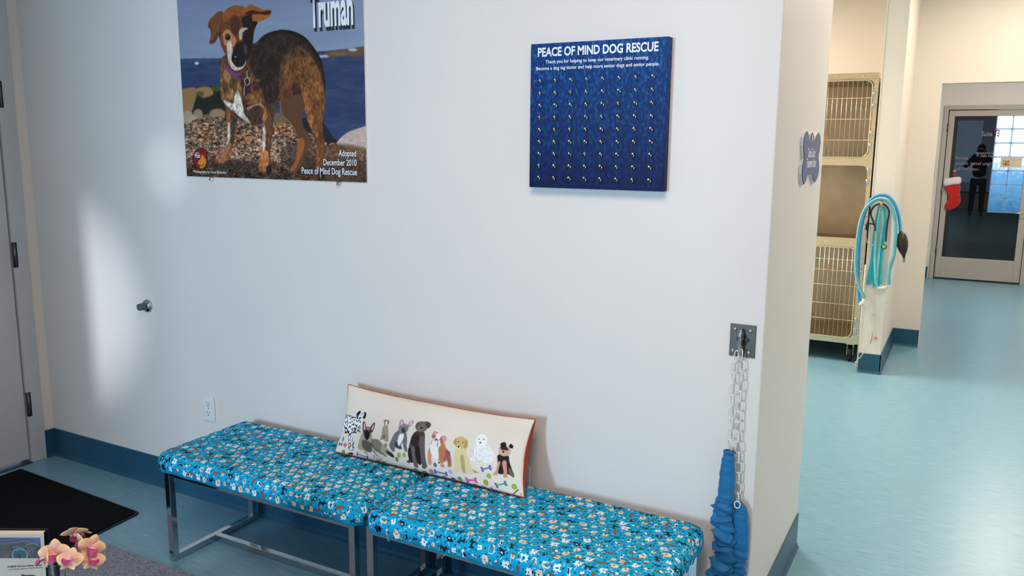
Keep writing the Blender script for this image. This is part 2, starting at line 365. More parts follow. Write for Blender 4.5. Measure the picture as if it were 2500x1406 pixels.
# ================================================================== POSTER
px0,px1=at_y(456.3,430.3,D-.006).x,at_y(895.7,445.7,D-.006).x; pz0=at_y(680,438,D-.006).z; pz1=2.62
pt=thing('poster','large photo poster of a brown dog standing on rocks by the sea','poster',((px0+px1)/2,D,pz0))
yb=D-.006
nx=560; nz=int(nx*(pz1-pz0)/(px1-px0))
gx=np.linspace(px0,px1,nx); gz=np.linspace(pz0,pz1,nz); GX,GZ=np.meshgrid(gx,gz)
Q=np.stack([GX,np.full_like(GX,yb),GZ-1.63],-1)@RM.T
IX=Q[...,0]/Q[...,2]*F+1250; IY=Q[...,1]/Q[...,2]*F+703
CX=(IX-400)*3.056; CY=IY*3.056   # drawing coordinates of the print
P=Paint(nx,nz,(128,146,190)); P.coords(CX,CY)
n1=fbm(CX,CY,400,60,3,1)
t=np.clip((CY+400)/850,0,1)[...,None]; P.c=np.array([118,130,180.])*(1-t)+np.array([128,150,190.])*t+(n1[...,None]-.5)*14
P.poly([(60,440),(400,435),(800,420),(1150,385),(1300,372),(1560,350),(1560,1200),(60,1200)],(48,66,106),2,sm=False)
sea=P.mask([(60,455),(800,435),(1560,390),(1560,1200),(60,1200)],2); P.put(sea,np.stack([46+26*fbm(CX,CY,90,26,3,9),64+28*fbm(CX,CY,90,26,3,9),104+30*fbm(CX,CY,90,26,3,9)],-1)-[10,12,8])
P.poly([(60,445),(1000,425),(1200,410),(1200,430),(60,475)],(70,98,132),3,.5,False)
P.poly([(1215,385),(1300,372),(1400,365),(1440,352),(1560,345),(1560,418),(1360,420),(1210,425)],(96,80,74),3); P.ell(1410,372,34,12,(170,175,195),2); P.ell(1190,420,40,12,(165,165,195),2); P.ell(245,472,16,12,(190,200,220),2); P.ell(1300,400,60,10,(130,105,85),3,.7)
P.poly([(120,700),(180,655),(300,645),(400,640),(460,700),(470,900),(120,900)],(34,38,34),3); P.poly([(120,690),(180,655),(250,665),(225,780),(200,840),(120,850)],(146,116,84),7); P.poly([(250,655),(340,648),(370,700),(300,730),(255,700)],(146,124,86),7)
P.ell(390,660,35,22,(70,84,44),6); P.ell(270,700,30,20,(76,78,48),3,.8)
for cx,cy,rx,ry,c in ((180,880,45,55,(165,150,142)),(255,860,36,48,(150,135,120)),(330,880,50,30,(120,100,85)),(400,850,60,40,(150,130,112)),(220,900,40,40,(175,160,150)),(850,900,80,60,(112,98,78)),(1000,930,90,60,(70,66,62))): P.ell(cx,cy,rx,ry,c,7)
P.poly([(1010,900),(1130,880),(1200,930),(1260,1020),(1310,1080),(1000,1080)],(36,38,44),3)
gm_=P.mask([(60,930),(155,925),(250,885),(400,872),(480,868),(560,885),(700,930),(840,915),(960,930),(1100,1000),(1200,1060),(1300,1070),(1420,1100),(1560,1120),(1560,1500),(60,1500)],1)
g=vnoise(CX,CY,9,8,3)*.6+vnoise(CX,CY,17,13,4)*.5; g=(g-.28)/.62; tone=fbm(CX,CY,260,130,3,12)
gc=np.stack([60+150*g,48+128*g,44+112*g],-1)*(.75+.5*tone[...,None]); band=np.clip((CY-1185+30*vnoise(CX,CY,120,60,8))/60,0,1)[...,None]
gc=gc*(1-band*.42); warm=np.clip(vnoise(CX,CY,150,70,22)*1.6-.8,0,1)[...,None]; gc=gc+warm*np.array([26,2,-22]); P.put(gm_,gc)
P.poly([(1290,1075),(1340,1010),(1420,968),(1560,945),(1560,1115),(1400,1098)],(186,174,184),2); P.put(P.mask([(1290,1075),(1340,1010),(1420,968),(1560,945),(1560,1115),(1400,1098)],1)*.35,np.stack([150+80*g,140+76*g,150+70*g],-1))
P.poly([(900,1090),(1060,1060),(1130,1100),(1150,1230),(1000,1290),(880,1180)],(58,46,42),8,.55); P.poly([(360,1215),(560,1195),(720,1220),(700,1260),(420,1260)],(56,46,42),5,.6)
P.poly([(1200,1090),(1560,1130),(1560,1400),(1220,1370)],(86,62,50),8,.6)
# the dog of the photograph
far=[(860,745),(900,720),(1010,700),(1045,780),(1030,880),(1045,950),(1095,1020),(1092,1075),(1050,1160),(1035,1225),(985,1285),(945,1283),(935,1262),(965,1222),(1000,1130),(1012,1050),(975,985),(935,910),(880,865),(866,800)]
P.poly(far,(92,66,50),1); P.poly([(1000,1050),(1040,1035),(1050,1090),(1015,1190),(975,1270),(940,1265),(985,1190)],(166,100,52),3,.8)
P.line([(868,750),(880,850),(940,915),(985,985)],7,(170,145,120),1,.6)
body=[(655,330),(690,318),(745,262),(820,232),(900,222),(985,240),(1062,285),(1130,370),(1175,450),(1196,540),(1206,640),(1202,760),(1192,850),(1182,940),(1198,1040),(1198,1120),(1188,1200),(1200,1330),(1150,1345),(1128,1300),(1142,1200),(1135,1080),(1105,985),(1062,880),(1035,770),(1010,700),(900,740),(845,765),(825,850),(815,960),(800,1080),(795,1180),(802,1285),(760,1304),(712,1270),(708,1210),(735,1120),(728,1010),(738,900),(700,934),(640,922),(570,880),(548,880),(530,1000),(512,1100),(492,1185),(430,1225),(362,1205),(350,1170),(400,1148),(445,1120),(470,1050),(472,950),(462,850),(455,790),(430,740),(420,640),(424,540),(428,430)]
P.poly(body,(84,60,46),1)
bmask=P.mask([(p.x,p.y) for p in smooth_path([(a,b,0) for a,b in body],4,True)],1)
def bp(P_,c,f,al): 
    a=P.mask([(p.x,p.y) for p in smooth_path([(x,y,0) for x,y in P_],4,True)],f)*bmask*al; P.put(a,c)
bp([(900,480),(1050,420),(1160,450),(1200,600),(1200,860),(1190,1000),(1120,1000),(1060,860),(1010,700),(900,640)],(120,78,46),16,.8)
bp([(660,320),(760,260),(900,225),(1050,290),(1010,330),(900,420),(860,560),(850,740),(760,760),(700,620),(640,480)],(44,36,33),12,.9)
bp([(880,240),(1000,240),(1120,360),(1196,540),(1206,700),(1180,600),(1110,430),(1000,330)],(40,32,30),4,.8)
bp([(880,640),(960,600),(1010,700),(960,740),(870,745)],(110,58,42),8,.7); bp([(960,640),(1010,620),(1030,760),(980,780)],(50,34,34),6,.8)
bp([(425,560),(520,580),(620,700),(730,760),(745,820),(640,790),(560,740),(450,760),(425,700)],(142,100,66),6,.85)
bp([(430,480),(480,520),(560,600),(560,700),(500,720),(430,660)],(112,86,58),6,.7)
bp([(620,560),(680,600),(740,700),(740,760),(640,700)],(146,94,58),6,.6); bp([(585,600),(640,600),(650,720),(590,770)],(44,34,34),5,.7)
bp([(590,800),(660,775),(735,800),(738,880),(700,935),(640,920),(600,880)],(72,52,46),3,.95)
bp([(440,745),(520,770),(540,700),(575,760),(590,830),(650,925),(580,880),(500,820)],(214,208,210),2,.95); bp([(535,690),(560,690),(590,790),(590,850),(550,860),(520,800)],(226,224,228),2,.95)
bp([(620,805),(700,772),(742,790),(738,800),(690,786),(630,820)],(205,160,130),2,.7)
bp([(460,820),(500,830),(500,920),(470,930)],(150,90,56),4,.8); bp([(500,830),(550,880),(520,1080),(498,1100)],(74,54,48),3,.8)
bp([(474,930),(494,920),(494,1040),(470,1100),(430,1140),(420,1135),(465,1060)],(216,208,212),2,.9)
bp([(440,1120),(500,1060),(500,1170),(430,1215),(370,1200),(400,1160)],(172,118,90),4,.8)
for q in (385,415,450): P.line([(q,1170),(q-8,1200)],5,(90,60,45),1,.7)
bp([(740,860),(765,800),(770,960),(760,1000),(735,960)],(196,140,98),3,.7); bp([(738,960),(756,950),(756,1110),(732,1130)],(214,206,210),2,.9)
bp([(770,850),(800,860),(790,1050),(775,1060)],(150,92,58),4,.6)
bp([(730,1120),(775,1130),(785,1220),(760,1280),(712,1262),(715,1200)],(188,124,76),4,.85); bp([(765,1245),(800,1235),(806,1290),(770,1302)],(28,28,36),2,.95); P.line([(738,1210),(735,1250)],4,(110,70,50),1,.7)
bp([(1040,680),(1080,680),(1110,860),(1150,1000),(1135,1010),(1070,880)],(160,106,70),6,.7)
bp([(1140,1060),(1190,1080),(1170,1240),(1140,1260)],(140,86,54),4,.7); bp([(1150,1290),(1195,1290),(1200,1345),(1155,1345)],(40,34,38),3,.9); P.line([(1168,1295),(1172,1335)],7,(210,190,185),1,.9)
for (x,y,rx,ry,c,al) in ((470,560,26,60,(176,140,100),.5),(520,640,30,60,(60,44,36),.6),(455,640,18,60,(70,50,38),.5),(500,700,26,40,(172,128,84),.6),(690,640,30,44,(52,38,34),.7),(705,600,24,14,(168,120,70),.6),(560,600,14,60,(166,128,92),.35),(640,720,40,30,(170,116,66),.5),(620,640,16,50,(60,44,38),.6),(1150,640,30,120,(150,96,54),.45),(1090,520,60,50,(128,84,50),.4),(760,520,60,120,(40,34,32),.5),(1010,560,80,60,(96,66,44),.5),(780,900,24,120,(70,50,42),.4),(960,820,50,70,(84,60,46),.5)):
    a_=P.mask([(x+rx*math.cos(t_),y+ry*math.sin(t_)) for t_ in np.linspace(0,2*PI,18,endpoint=False)],9)*bmask*al; P.put(a_,c)
P.c=P.c*(1+((vnoise(CX-CY*.5,CY*.35+CX*.2,5,9,77)-.5)*.5+(vnoise(CX,CY,22,30,78)-.5)*.35)[...,None]*bmask[...,None])
bp([(700,322),(760,262),(830,230),(900,221),(985,238),(1062,283),(1132,368),(1177,448),(1198,540),(1208,640),(1198,640),(1185,545),(1160,460),(1115,385),(1050,305),(980,262),(900,246),(830,254),(770,285)],(26,22,24),3,.85)
fur=(fbm(CX+CY*.3,CY,7,26,2,30)-.5); 
P.c=P.c*(1+fur[...,None]*bmask[...,None]*.55)
# head
ear=[(432,84),(446,110),(424,180),(410,255),(380,318),(340,323),(352,262),(345,215),(330,205),(335,160),(372,115),(405,88)]
P.poly([(430,110),(470,150),(450,330),(425,300),(405,240)],(22,18,20),2)
P.poly(ear,(116,70,46),1); P.poly([(340,320),(380,316),(405,262),(400,240),(370,290)],(78,46,36),2,.7); P.line([(340,180),(352,225),(356,270)],6,(52,32,30),2,.7)
head=[(440,110),(470,68),(525,42),(590,48),(640,85),(668,150),(690,180),(672,240),(662,330),(640,420),(610,480),(575,518),(530,526),(498,500),(470,430),(432,350),(418,280),(425,180)]
P.poly(head,(106,64,42),1); hm=P.mask([(p.x,p.y) for p in smooth_path([(a,b,0) for a,b in head],4,True)],1)
def hp(P_,c,f,al): P.put(P.mask([(p.x,p.y) for p in smooth_path([(x,y,0) for x,y in P_],4,True)],f)*hm*al,c)
hp([(440,100),(520,45),(600,55),(620,100),(530,130),(450,160)],(150,88,48),6,.8)
hp([(500,130),(550,120),(570,200),(545,260),(510,240)],(66,42,36),5,.7)
hp([(580,140),(640,120),(690,180),(670,330),(640,440),(600,490),(610,400),(590,330),(600,240)],(34,27,29),4,.95)
hp([(440,250),(480,220),(520,265),(540,300),(520,350),(480,340),(450,330)],(186,138,108),3,.85)
hp([(470,330),(500,310),(512,380),(510,440),(540,495),(590,495),(612,440),(608,490),(570,522),(520,524),(485,470),(474,400)],(214,206,208),2,.92)
hp([(545,320),(600,320),(618,400),(600,480),(550,500),(512,462),(508,410)],(32,28,32),3,.97); hp([(595,330),(618,340),(618,400),(600,390)],(110,84,80),3,.6)
hp([(562,286),(560,250),(566,222),(580,210),(600,204),(622,208),(628,216),(608,228),(598,250),(590,275),(582,292),(572,296)],(206,194,194),3,.9); hp([(590,240),(630,225),(650,280),(610,320),(588,295)],(36,28,28),3,.9)
P.ell(476,276,22,26,(92,62,44),1); P.ell(478,278,15,20,(22,16,16),1); P.ell(474,270,5,5,(150,160,180),1)
P.ell(531,443,26,26,(14,13,16),2); P.ell(533,424,8,4,(190,190,205),1); P.ell(532,452,5,4,(150,150,165),1)
P.line([(505,395),(490,470),(530,512)],4,(120,112,116),2,.5)
P.poly([(606,95),(612,60),(645,30),(680,42),(730,68),(795,72),(803,92),(785,125),(740,152),(690,165),(665,168),(655,120)],(158,96,48),1)
P.poly([(610,95),(660,75),(720,88),(790,78),(800,95),(770,112),(720,105),(665,108),(650,130),(618,110)],(44,30,28),2,.92); P.poly([(612,80),(640,45),(690,55),(740,80),(700,80),(650,72)],(140,80,42),3,.8)
P.poly([(660,160),(700,165),(690,185),(668,195)],(20,18,22),2)
hf=(fbm(CX,CY,8,16,2,40)-.5); P.c=P.c*(1+hf[...,None]*hm[...,None]*.35)
P.poly([(452,488),(470,486),(520,535),(575,555),(625,560),(610,578),(535,576),(480,540)],(122,56,132),1); P.poly([(570,560),(625,560),(610,578),(560,577)],(60,32,60),2,.8)
P.line([(622,528),(620,560),(624,582)],5,(170,170,180),1); 
P.line([(622+19*math.cos(a),607+29*math.sin(a)) for a in np.linspace(0,2*PI,16)],5,(196,194,200),0)
P.ell(612,672,14,42,(62,38,66),1); P.line([(606,632),(598,665),(600,708)],4,(190,186,196),0)
# round badge
P.ell(273,1182,56,80,(40,18,22),1); P.ell(273,1182,51,75,(124,30,42),1)
P.poly([(285,1150),(296,1165),(315,1195),(312,1230),(290,1255),(268,1252),(270,1232),(255,1222),(258,1200),(275,1185)],(206,140,62),1); P.line([(262,1232),(285,1238),(300,1222)],6,(150,40,50),1)
P.c=P.c*np.array([1.06,1.0,.90])
print_m=vcmat('photo_print',.4,.2)
obj('backing_board',B(px0,px1,yb+.0005,D-.0005,pz0,pz1),WHITEP,pt)
grid_mesh('printed_photo',np.stack([GX,np.full_like(GX,yb),GZ],-1),P.c,print_m,pt)
def ptext(s,cx0,cy0,cx1,cy1,hpx,m,off=.0,dx=0,dz=0,bold=0.0,nm='lettering'):
    a=at_y(400+cx0/3.056,cy0/3.056,yb); b=at_y(400+cx1/3.056,cy1/3.056,yb); h=hpx/3.056*.00222
    text_obj(nm,s,a.x+dx,b.x+dx,(a.z+b.z)/2+dz,h,yb-.0006-off,m,pt,bold=bold)
ptext('Truman',1090,72,1415,52,170,SHADOWTXT,dx=.004,dz=-.009,bold=.05); ptext('Truman',1090,72,1412,48,168,WHITETXT,off=.0006,bold=.03)
for s,a in (('Adopted',(1306,1142,1436,1144,32)),('December 2010',(1192,1208,1440,1216,32)),('Peace of Mind Dog Rescue',(1030,1270,1443,1284,34))):
    ptext(s,*a,SHADOWTXT,dx=.002,dz=-.0025,bold=.02); ptext(s,*a,WHITETXT,off=.0006,bold=.012)
ptext('Photography by Scott Beliecker',225,1280,470,1285,16,WHITETXT)
ptext('my',238,1142,262,1138,14,WHITETXT,nm='badge_lettering'); ptext('Mutt',232,1172,272,1152,22,WHITETXT,nm='badge_lettering',bold=.02)
for px,lb in ((516,'small chrome clip holding the poster bottom edge at left'),(827,'small chrome clip holding the poster bottom edge at right')):
    a=at_y(px,437 if px<600 else 447,D-.005); tcl=thing('poster_clip',lb,'clip',(a.x,D,a.z),'poster clips')
    obj('clip_body',B(a.x-.008,a.x+.008,D-.010,D,pz0-.014,pz0-.0005),CHROME,tcl,bev=.002)
    bm=bmesh.new(); lathe(bm,[(0,.004),(.004,.0045),(.006,.002)],(a.x,D-.016,pz0-.010),'y',10); obj('screw',bm,CHROME,tcl)
# ================================================================== DONOR BOARD
yB=D-.034
bx0,bx1=at_y(1296,108,yB).x,at_y(1634,87.5,yB).x; bz1=at_y(1296,108,yB).z; bz0=at_y(1293,456.6,yB).z
db=thing('donor_board','square deep blue donor board with white writing and rows of small hooks','sign board',((bx0+bx1)/2,D,bz0))
BLUEB=bpy.data.materials.new('blue_speckle_print'); BLUEB.use_nodes=True; N=BLUEB.node_tree.nodes; L=BLUEB.node_tree.links; b=N['Principled BSDF']
tc=N.new('ShaderNodeTexCoord'); sp=N.new('ShaderNodeSeparateXYZ'); L.new(tc.outputs['Object'],sp.inputs[0])
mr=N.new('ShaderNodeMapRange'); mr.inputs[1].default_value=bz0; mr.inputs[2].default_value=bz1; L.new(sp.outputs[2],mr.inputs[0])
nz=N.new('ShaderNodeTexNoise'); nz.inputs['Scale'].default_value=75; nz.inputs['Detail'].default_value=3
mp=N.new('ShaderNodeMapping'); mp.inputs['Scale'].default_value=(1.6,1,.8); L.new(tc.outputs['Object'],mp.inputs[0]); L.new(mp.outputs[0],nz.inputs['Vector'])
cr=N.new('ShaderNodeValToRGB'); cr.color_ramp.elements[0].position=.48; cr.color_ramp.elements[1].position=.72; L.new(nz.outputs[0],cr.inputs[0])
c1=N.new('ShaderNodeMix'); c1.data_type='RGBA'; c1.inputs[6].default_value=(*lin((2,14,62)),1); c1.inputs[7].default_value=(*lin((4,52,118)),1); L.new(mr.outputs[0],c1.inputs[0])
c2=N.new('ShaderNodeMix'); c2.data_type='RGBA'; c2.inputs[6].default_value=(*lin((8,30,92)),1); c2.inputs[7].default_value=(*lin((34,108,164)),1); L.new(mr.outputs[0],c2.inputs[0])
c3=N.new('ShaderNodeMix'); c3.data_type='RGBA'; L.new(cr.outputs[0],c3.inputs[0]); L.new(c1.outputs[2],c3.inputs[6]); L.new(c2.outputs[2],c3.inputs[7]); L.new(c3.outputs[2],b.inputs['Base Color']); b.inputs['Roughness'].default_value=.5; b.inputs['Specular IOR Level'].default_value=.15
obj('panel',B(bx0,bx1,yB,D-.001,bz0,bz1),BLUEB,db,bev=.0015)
def btext(s,cx0,cy0,cx1,cy1,h,bold):
    a=at_y(1270+cx0/3.27,60+cy0/3.27,yB); b_=at_y(1270+cx1/3.27,60+cy1/3.27,yB)
    text_obj('lettering',s,a.x,b_.x,(a.z+b_.z)/2,h,yB-.0008,WHITETXT,db,bold=bold)
btext('PEACE OF MIND DOG RESCUE',142,223,1105,172,.0265,.028)
btext('Thank you for helping to keep our veterinary clinic running.',203,296,1028,262,.0105,.012)
btext('Become a dog tag donor and help more senior dogs and senior people.',130,352,1112,310,.0105,.012)
def hookbm():
    bm=bmesh.new(); lathe(bm,[(0,.0042),(.0012,.0042),(.002,.002)],(0,-.002,0),(0,1,0),10)
    tube(bm,[(0,0,0),(0,-.006,0),(0,-.010,-.003),(0,-.010,-.007),(0,-.006,-.009),(0,-.002,-.007)],.0013,6); return bm
hk0=None
A_,B_,C_,D_=(158,450),(1057,412),(147,1220),(1025,1242)
for r in range(9):
    for c in range(8):
        u,v=c/7,r/8
        pa=at_y(1270+A_[0]/3.27,60+A_[1]/3.27,yB); pb=at_y(1270+B_[0]/3.27,60+B_[1]/3.27,yB); pc=at_y(1270+C_[0]/3.27,60+C_[1]/3.27,yB); pd=at_y(1270+D_[0]/3.27,60+D_[1]/3.27,yB)
        p=pa.lerp(pb,u).lerp(pc.lerp(pd,u),v)
        if hk0 is None: hk0=obj('hook',hookbm(),BRASS,db,smooth=True); h_=hk0
        else: h_=hk0.copy(); COL.objects.link(h_); h_.parent=db; h_.matrix_parent_inverse=hk0.matrix_parent_inverse
        h_.location=(p.x,yB,p.z+.002); h_.rotation_euler=(0,0,random.uniform(.5,1.0)); h_.scale=(1.15,)*3
# ================================================================== DOOR STOP, OUTLETS
a=at_y(357,747,D-.01); ds=thing('wall_door_stop','round chrome door stop with grey rubber bumper on the wall','door stop',(a.x,D,a.z))
bm=bmesh.new(); lathe(bm,[(0,.031),(-.006,.031),(-.014,.026),(-.018,.016)],(a.x,D,a.z),'y',28); obj('flange',bm,CHROME,ds)
bm=bmesh.new(); lathe(bm,[(0,.0165),(-.030,.0165),(-.034,.0155),(-.034,.011),(-.024,.010),(-.024,.0)],(a.x,D-.016,a.z),'y',24); obj('bumper',bm,mat('grey_rubber',(88,92,98),.5,var=.1),ds)
def outlet(x0,x1,z0,z1,label):
    t=thing('wall_outlet',label,'outlet',((x0+x1)/2,D,z0),'white wall outlets')
    obj('cover_plate',B(x0,x1,D-.007,D,z0,z1),WHITEP,t,bev=.003); xc=(x0+x1)/2; zc=(z0+z1)/2
    for s in (-1,1):
        bm=bmesh.new(); lathe(bm,[(0,.017),(-.003,.0165)],(xc,D-.0065,zc+s*.022),'y',20); r=obj('receptacle',bm,WHITEP,t)
        bm=bmesh.new(); box(bm,xc-.008,xc-.006,D-.0102,D-.0092,zc+s*.022,zc+s*.022+.009); box(bm,xc+.006,xc+.008,D-.0102,D-.0092,zc+s*.022,zc+s*.022+.008)
        lathe(bm,[(0,.0028),(-.001,.0028)],(xc,D-.0093,zc+s*.022-.008),'y',10); obj('slot',bm,BLACKP,r)
    bm=bmesh.new(); lathe(bm,[(0,.003),(-.001,.003)],(xc,D-.007,zc),'y',10); obj('screw',bm,STEEL,t)
outlet(-2.962,-2.892,.392,.509,'white duplex wall outlet left of the benches')
outlet(-1.358,-1.288,.402,.497,'white wall outlet mostly hidden behind the dog pillow')
# ================================================================== BENCHES
SX0,SX1=-.515,.515; SY0,SY1=-.255,.235; ZT=.458; ZB=.385
FR={}
def seat_surface(L2,W2,r,h,ncorner=10):
    """rounded box: returns function mapping (u,v) sheet coords to point+normal"""
    def f(u,v,off=0):
        def bend(t,half):
            s=1 if t>=0 else -1; t=abs(t); flat=half-r
            if t<=flat: return s*t,0.0,0.0,s
            arc=t-flat; q=r*PI/2
            if arc<=q: a=arc/r; return s*(flat+math.sin(a)*(r+off)),(1-math.cos(a))*(r+off),a,s
            return s*(half+off),r+off+(arc-q),PI/2,s
        x,dx,ax,sx=bend(u,L2); y,dy,ay,sy=bend(v,W2)
        return x,y,max(dx,dy),ax,ay
    return f
MOT=[ # list of layers: (material index, polygon)
 [(1,[(-.9,-.7),(-.6,-.2),(-.9,.5),(-.5,.95),(-.2,.6),(.25,.6),(.6,1),(.8,.55),(.55,.1),(.9,-.3),(.5,-.4),(.6,-.95),(.2,-.7),(-.3,-.95),(-.4,-.6)]),(2,[(-.15,.25),(.1,.35),(.2,.05),(0,-.1)])],
 [(3,[(-.7,-.9),(-.8,.1),(-.5,.8),(0,1),(.5,.8),(.7,.2),(.5,-.3),(1,-.2),(.5,-.7),(.2,-1)]),(4,[(-.5,.8),(-.1,.95),(-.1,.5),(-.4,.35)]),(5,[(-.2,.1),(.25,.15),(.05,-.3)]),(2,[(-.05,.3),(.15,.3),(.05,.15)])],
 [(2,[(-.9,-.2),(-.95,.3),(-.7,.05),(.1,.05),(.2,.7),(.45,.45),(.95,.4),(.9,.1),(.55,-.1),(.55,-.9),(.3,-.9),(.2,-.4),(-.4,-.4),(-.5,-.9),(-.8,-.9)])],
 [(4,[(-1,-.25),(-.95,.25),(-.3,.35),(.3,.3),(.6,.5),(1,.25),(.9,-.1),(.6,-.4),(-.2,-.35),(-.8,-.5)])],
 [(1,[(-.95,.1),(-.3,.35),(.3,.2),(.95,.55),(.7,-.05),(.9,-.5),(.2,-.2),(-.4,-.5),(-.7,-.35)]),(2,[(-.3,.3),(.3,.15),(.8,.45),(.6,-.02),(.1,-.12),(-.3,-.05)])],
 [(3,[(-.6,-.8),(-.7,.3),(-.3,.45),(.4,.45),(.7,.3),(.6,-.85)]),(4,[(-.95,.1),(-.7,.8),(.7,.85),(.95,.1),(.5,.4),(.15,.3),(.1,-.2),(-.15,-.2),(-.15,.3),(-.5,.4)]),(2,[(-.15,-.2),(.12,-.2),(0,-.45)])],
 [(4,[(-.8,.1),(-.3,.7),(.2,.6),(.5,.1),(1,-.2),(.3,-.5),(-.5,-.5)]),(1,[(-.1,.5),(.3,.5),(.5,.05),(.9,-.2),(.3,-.45),(0,-.1)])],
 [(3,[(-.9,.5),(-.3,.2),(0,.8),(.5,.9),(.8,.3),(.7,-.6),(.2,-.95),(-.4,-.7),(-.5,-.1)]),(4,[(0,.8),(.5,.9),(.75,.3),(.3,.35)]),(5,[(.1,0),(.4,.05),(.25,-.3)])],
 [(2,[(-.8,-.9),(-.6,.2),(-.9,.7),(-.4,.5),(.1,.9),(.4,.4),(.9,.2),(.3,.1),(.4,-.8),(.1,-.2),(-.3,-.9)]),(1,[(-.1,.3),(.15,.4),(.1,-.1),(-.15,-.2)])],
]
MW=mat('print_white',(232,236,240),.85,var=.03); MK=mat('print_black',(24,26,34),.85,var=.1); MC=mat('print_cream',(226,212,186),.85,var=.05)
MBr=mat('print_brown',(140,84,56),.85,var=.1); MR=mat('print_red',(170,50,46),.85); MN=mat('print_navy',(18,66,110),.85)
def make_bench(name,label,xc,yc,seed,frame_dx):
    rg=random.Random(seed)
    t=thing(name,label,'bench',(xc,yc,0),'fabric topped chrome benches')
    L2=.505; W2=.236; r=.034; f=seat_surface(L2,W2,r,0); bot=ZB
    # cover: perimeter rounded rectangle lofted
    bm=bmesh.new(); rc=.05; per=[]
    def ring(inset,z,wob=0):
        pts=[]; a=L2-inset; b=W2-inset; c=max(.006,rc-inset*.6)
        for (cx,cy,a0) in ((a-c,b-c,0),(-a+c,b-c,PI/2),(-a+c,-b+c,PI),(a-c,-b+c,1.5*PI)):
            for k in range(9):
                an=a0+k*PI/16; pts.append((cx+c*math.cos(an),cy+c*math.sin(an)))
            # straight side subdivided
            nx_=(a-c,b-c,PI/2)
        out=[]; n=len(pts)
        for i in range(n):
            p,q=pts[i],pts[(i+1)%n]; d=math.dist(p,q); m=max(1,int(d/.03)); 
            for k in range(m): out.append((p[0]+(q[0]-p[0])*k/m,p[1]+(q[1]-p[1])*k/m))
        return out
    # fixed topology: use angle-param ring
    NA=160
    def ring2(inset,z,wob):
        a=L2-inset; b=W2-inset; c=max(.004,rc-inset); vs=[]
        segs=[]; 
        P_=[(2*(b-c)),c*PI/2,(2*(a-c)),c*PI/2]*2
        # parametrise by outer ring fractions so that columns stay aligned
        A0,B0,C0=L2,W2,rc; S_=[2*(B0-C0),C0*PI/2,2*(A0-C0),C0*PI/2,2*(B0-C0),C0*PI/2,2*(A0-C0),C0*PI/2]; tot=sum(S_)
        for i in range(NA*2):
            s=tot*i/(NA*2); k=0
            while s>S_[k]: s-=S_[k]; k+=1
            fr_=s/S_[k]
            if k==0: x,y,n=(a,-(b-c)+2*(b-c)*fr_,(1,0))
            elif k==1: an=fr_*PI/2; x,y=a-c+c*math.cos(an),b-c+c*math.sin(an); n=(math.cos(an),math.sin(an))
            elif k==2: x,y,n=(a-c)-2*(a-c)*fr_,b,(0,1)
            elif k==3: an=PI/2+fr_*PI/2; x,y=-a+c+c*math.cos(an),b-c+c*math.sin(an); n=(math.cos(an),math.sin(an))
            elif k==4: x,y,n=(-a,(b-c)-2*(b-c)*fr_,(-1,0))
            elif k==5: an=PI+fr_*PI/2; x,y=-a+c+c*math.cos(an),-b+c+c*math.sin(an); n=(math.cos(an),math.sin(an))
            elif k==6: x,y,n=-(a-c)+2*(a-c)*fr_,-b,(0,-1)
            else: an=1.5*PI+fr_*PI/2; x,y=a-c+c*math.cos(an),-b+c+c*math.sin(an); n=(math.cos(an),math.sin(an))
            corner=k in (1,3,5,7); end=k in (0,4)
            wv=wob*((.0022*math.sin(i*2.6)+.0012*math.sin(i*1.7+seed)) if corner else (.0022*math.sin(i*.9+seed)+.0012*math.sin(i*2.1)) if end else .0008*math.sin(i*.5+seed))
            zz=z+ (wob*(.0006*math.sin(i*.37+seed)))
            vs.append(bm.verts.new((xc+x+n[0]*wv,yc+y+n[1]*wv,zz)))
        return vs
    rings=[]
    for k in range(7):
        an=k/6*PI/2; rings.append(ring2(r-math.sin(an)*r,ZT-(1-math.cos(an))*r,0.25*k/6))
    rings.append(ring2(0,ZT-.06,.8)); rings.append(ring2(0.002,ZB+.012,1.3)); rings.append(ring2(.006,ZB,1.6)); rings.append(ring2(.022,ZB-.001,1))
    n=len(rings[0])
    for i in range(len(rings)-1):
        for k in range(n):
            fc=bm.faces.new([rings[i][k],rings[i][(k+1)%n],rings[i+1][(k+1)%n],rings[i+1][k]]); fc.smooth=True
    fc=bm.faces.new(rings[0]); fc=bm.faces.new(rings[-1][::-1])
    bmesh.ops.recalc_face_normals(bm,faces=bm.faces[:])
    # printed motifs laid on the cloth
    def pt3(u,v,off):
        x,y,dz,ax,ay=f(u,v,off)
        qx,qy=abs(x)-(L2-rc),abs(y)-(W2-rc)
        if qx>0 and qy>0:
            d=math.hypot(qx,qy); ins=0 if dz>=r else r-math.sqrt(max(0,r*r-(r-dz)**2)); mxd=rc-ins+off
            if d>mxd: x=math.copysign(L2-rc+qx/d*mxd,x); y=math.copysign(W2-rc+qy/d*mxd,y)
        return Vector((xc+x,yc+y,ZT+off-dz))
    lu=L2-r+r*PI/2+.036; lv=W2-r+r*PI/2+.036
    def stamp(poly,u,v,s,an,mi,off):
        pts=[]
        for a_,b_ in poly:
            uu=u+s*(a_*math.cos(an)-b_*math.sin(an)); vv=v+s*(a_*math.sin(an)+b_*math.cos(an))
            if abs(uu)>lu or abs(vv)>lv: return
            pts.append(pt3(uu,vv,off))
        cen=[sum(p[0] for p in poly)/len(poly),sum(p[1] for p in poly)/len(poly)]
        uu=u+s*(cen[0]*math.cos(an)-cen[1]*math.sin(an)); vv=v+s*(cen[0]*math.sin(an)+cen[1]*math.cos(an))
        vs=[bm.verts.new(p) for p in pts]
        try: f_=bm.faces.new(vs)
        except Exception: return
        f_.material_index=mi
        tri=bmesh.ops.triangulate(bm,faces=[f_])
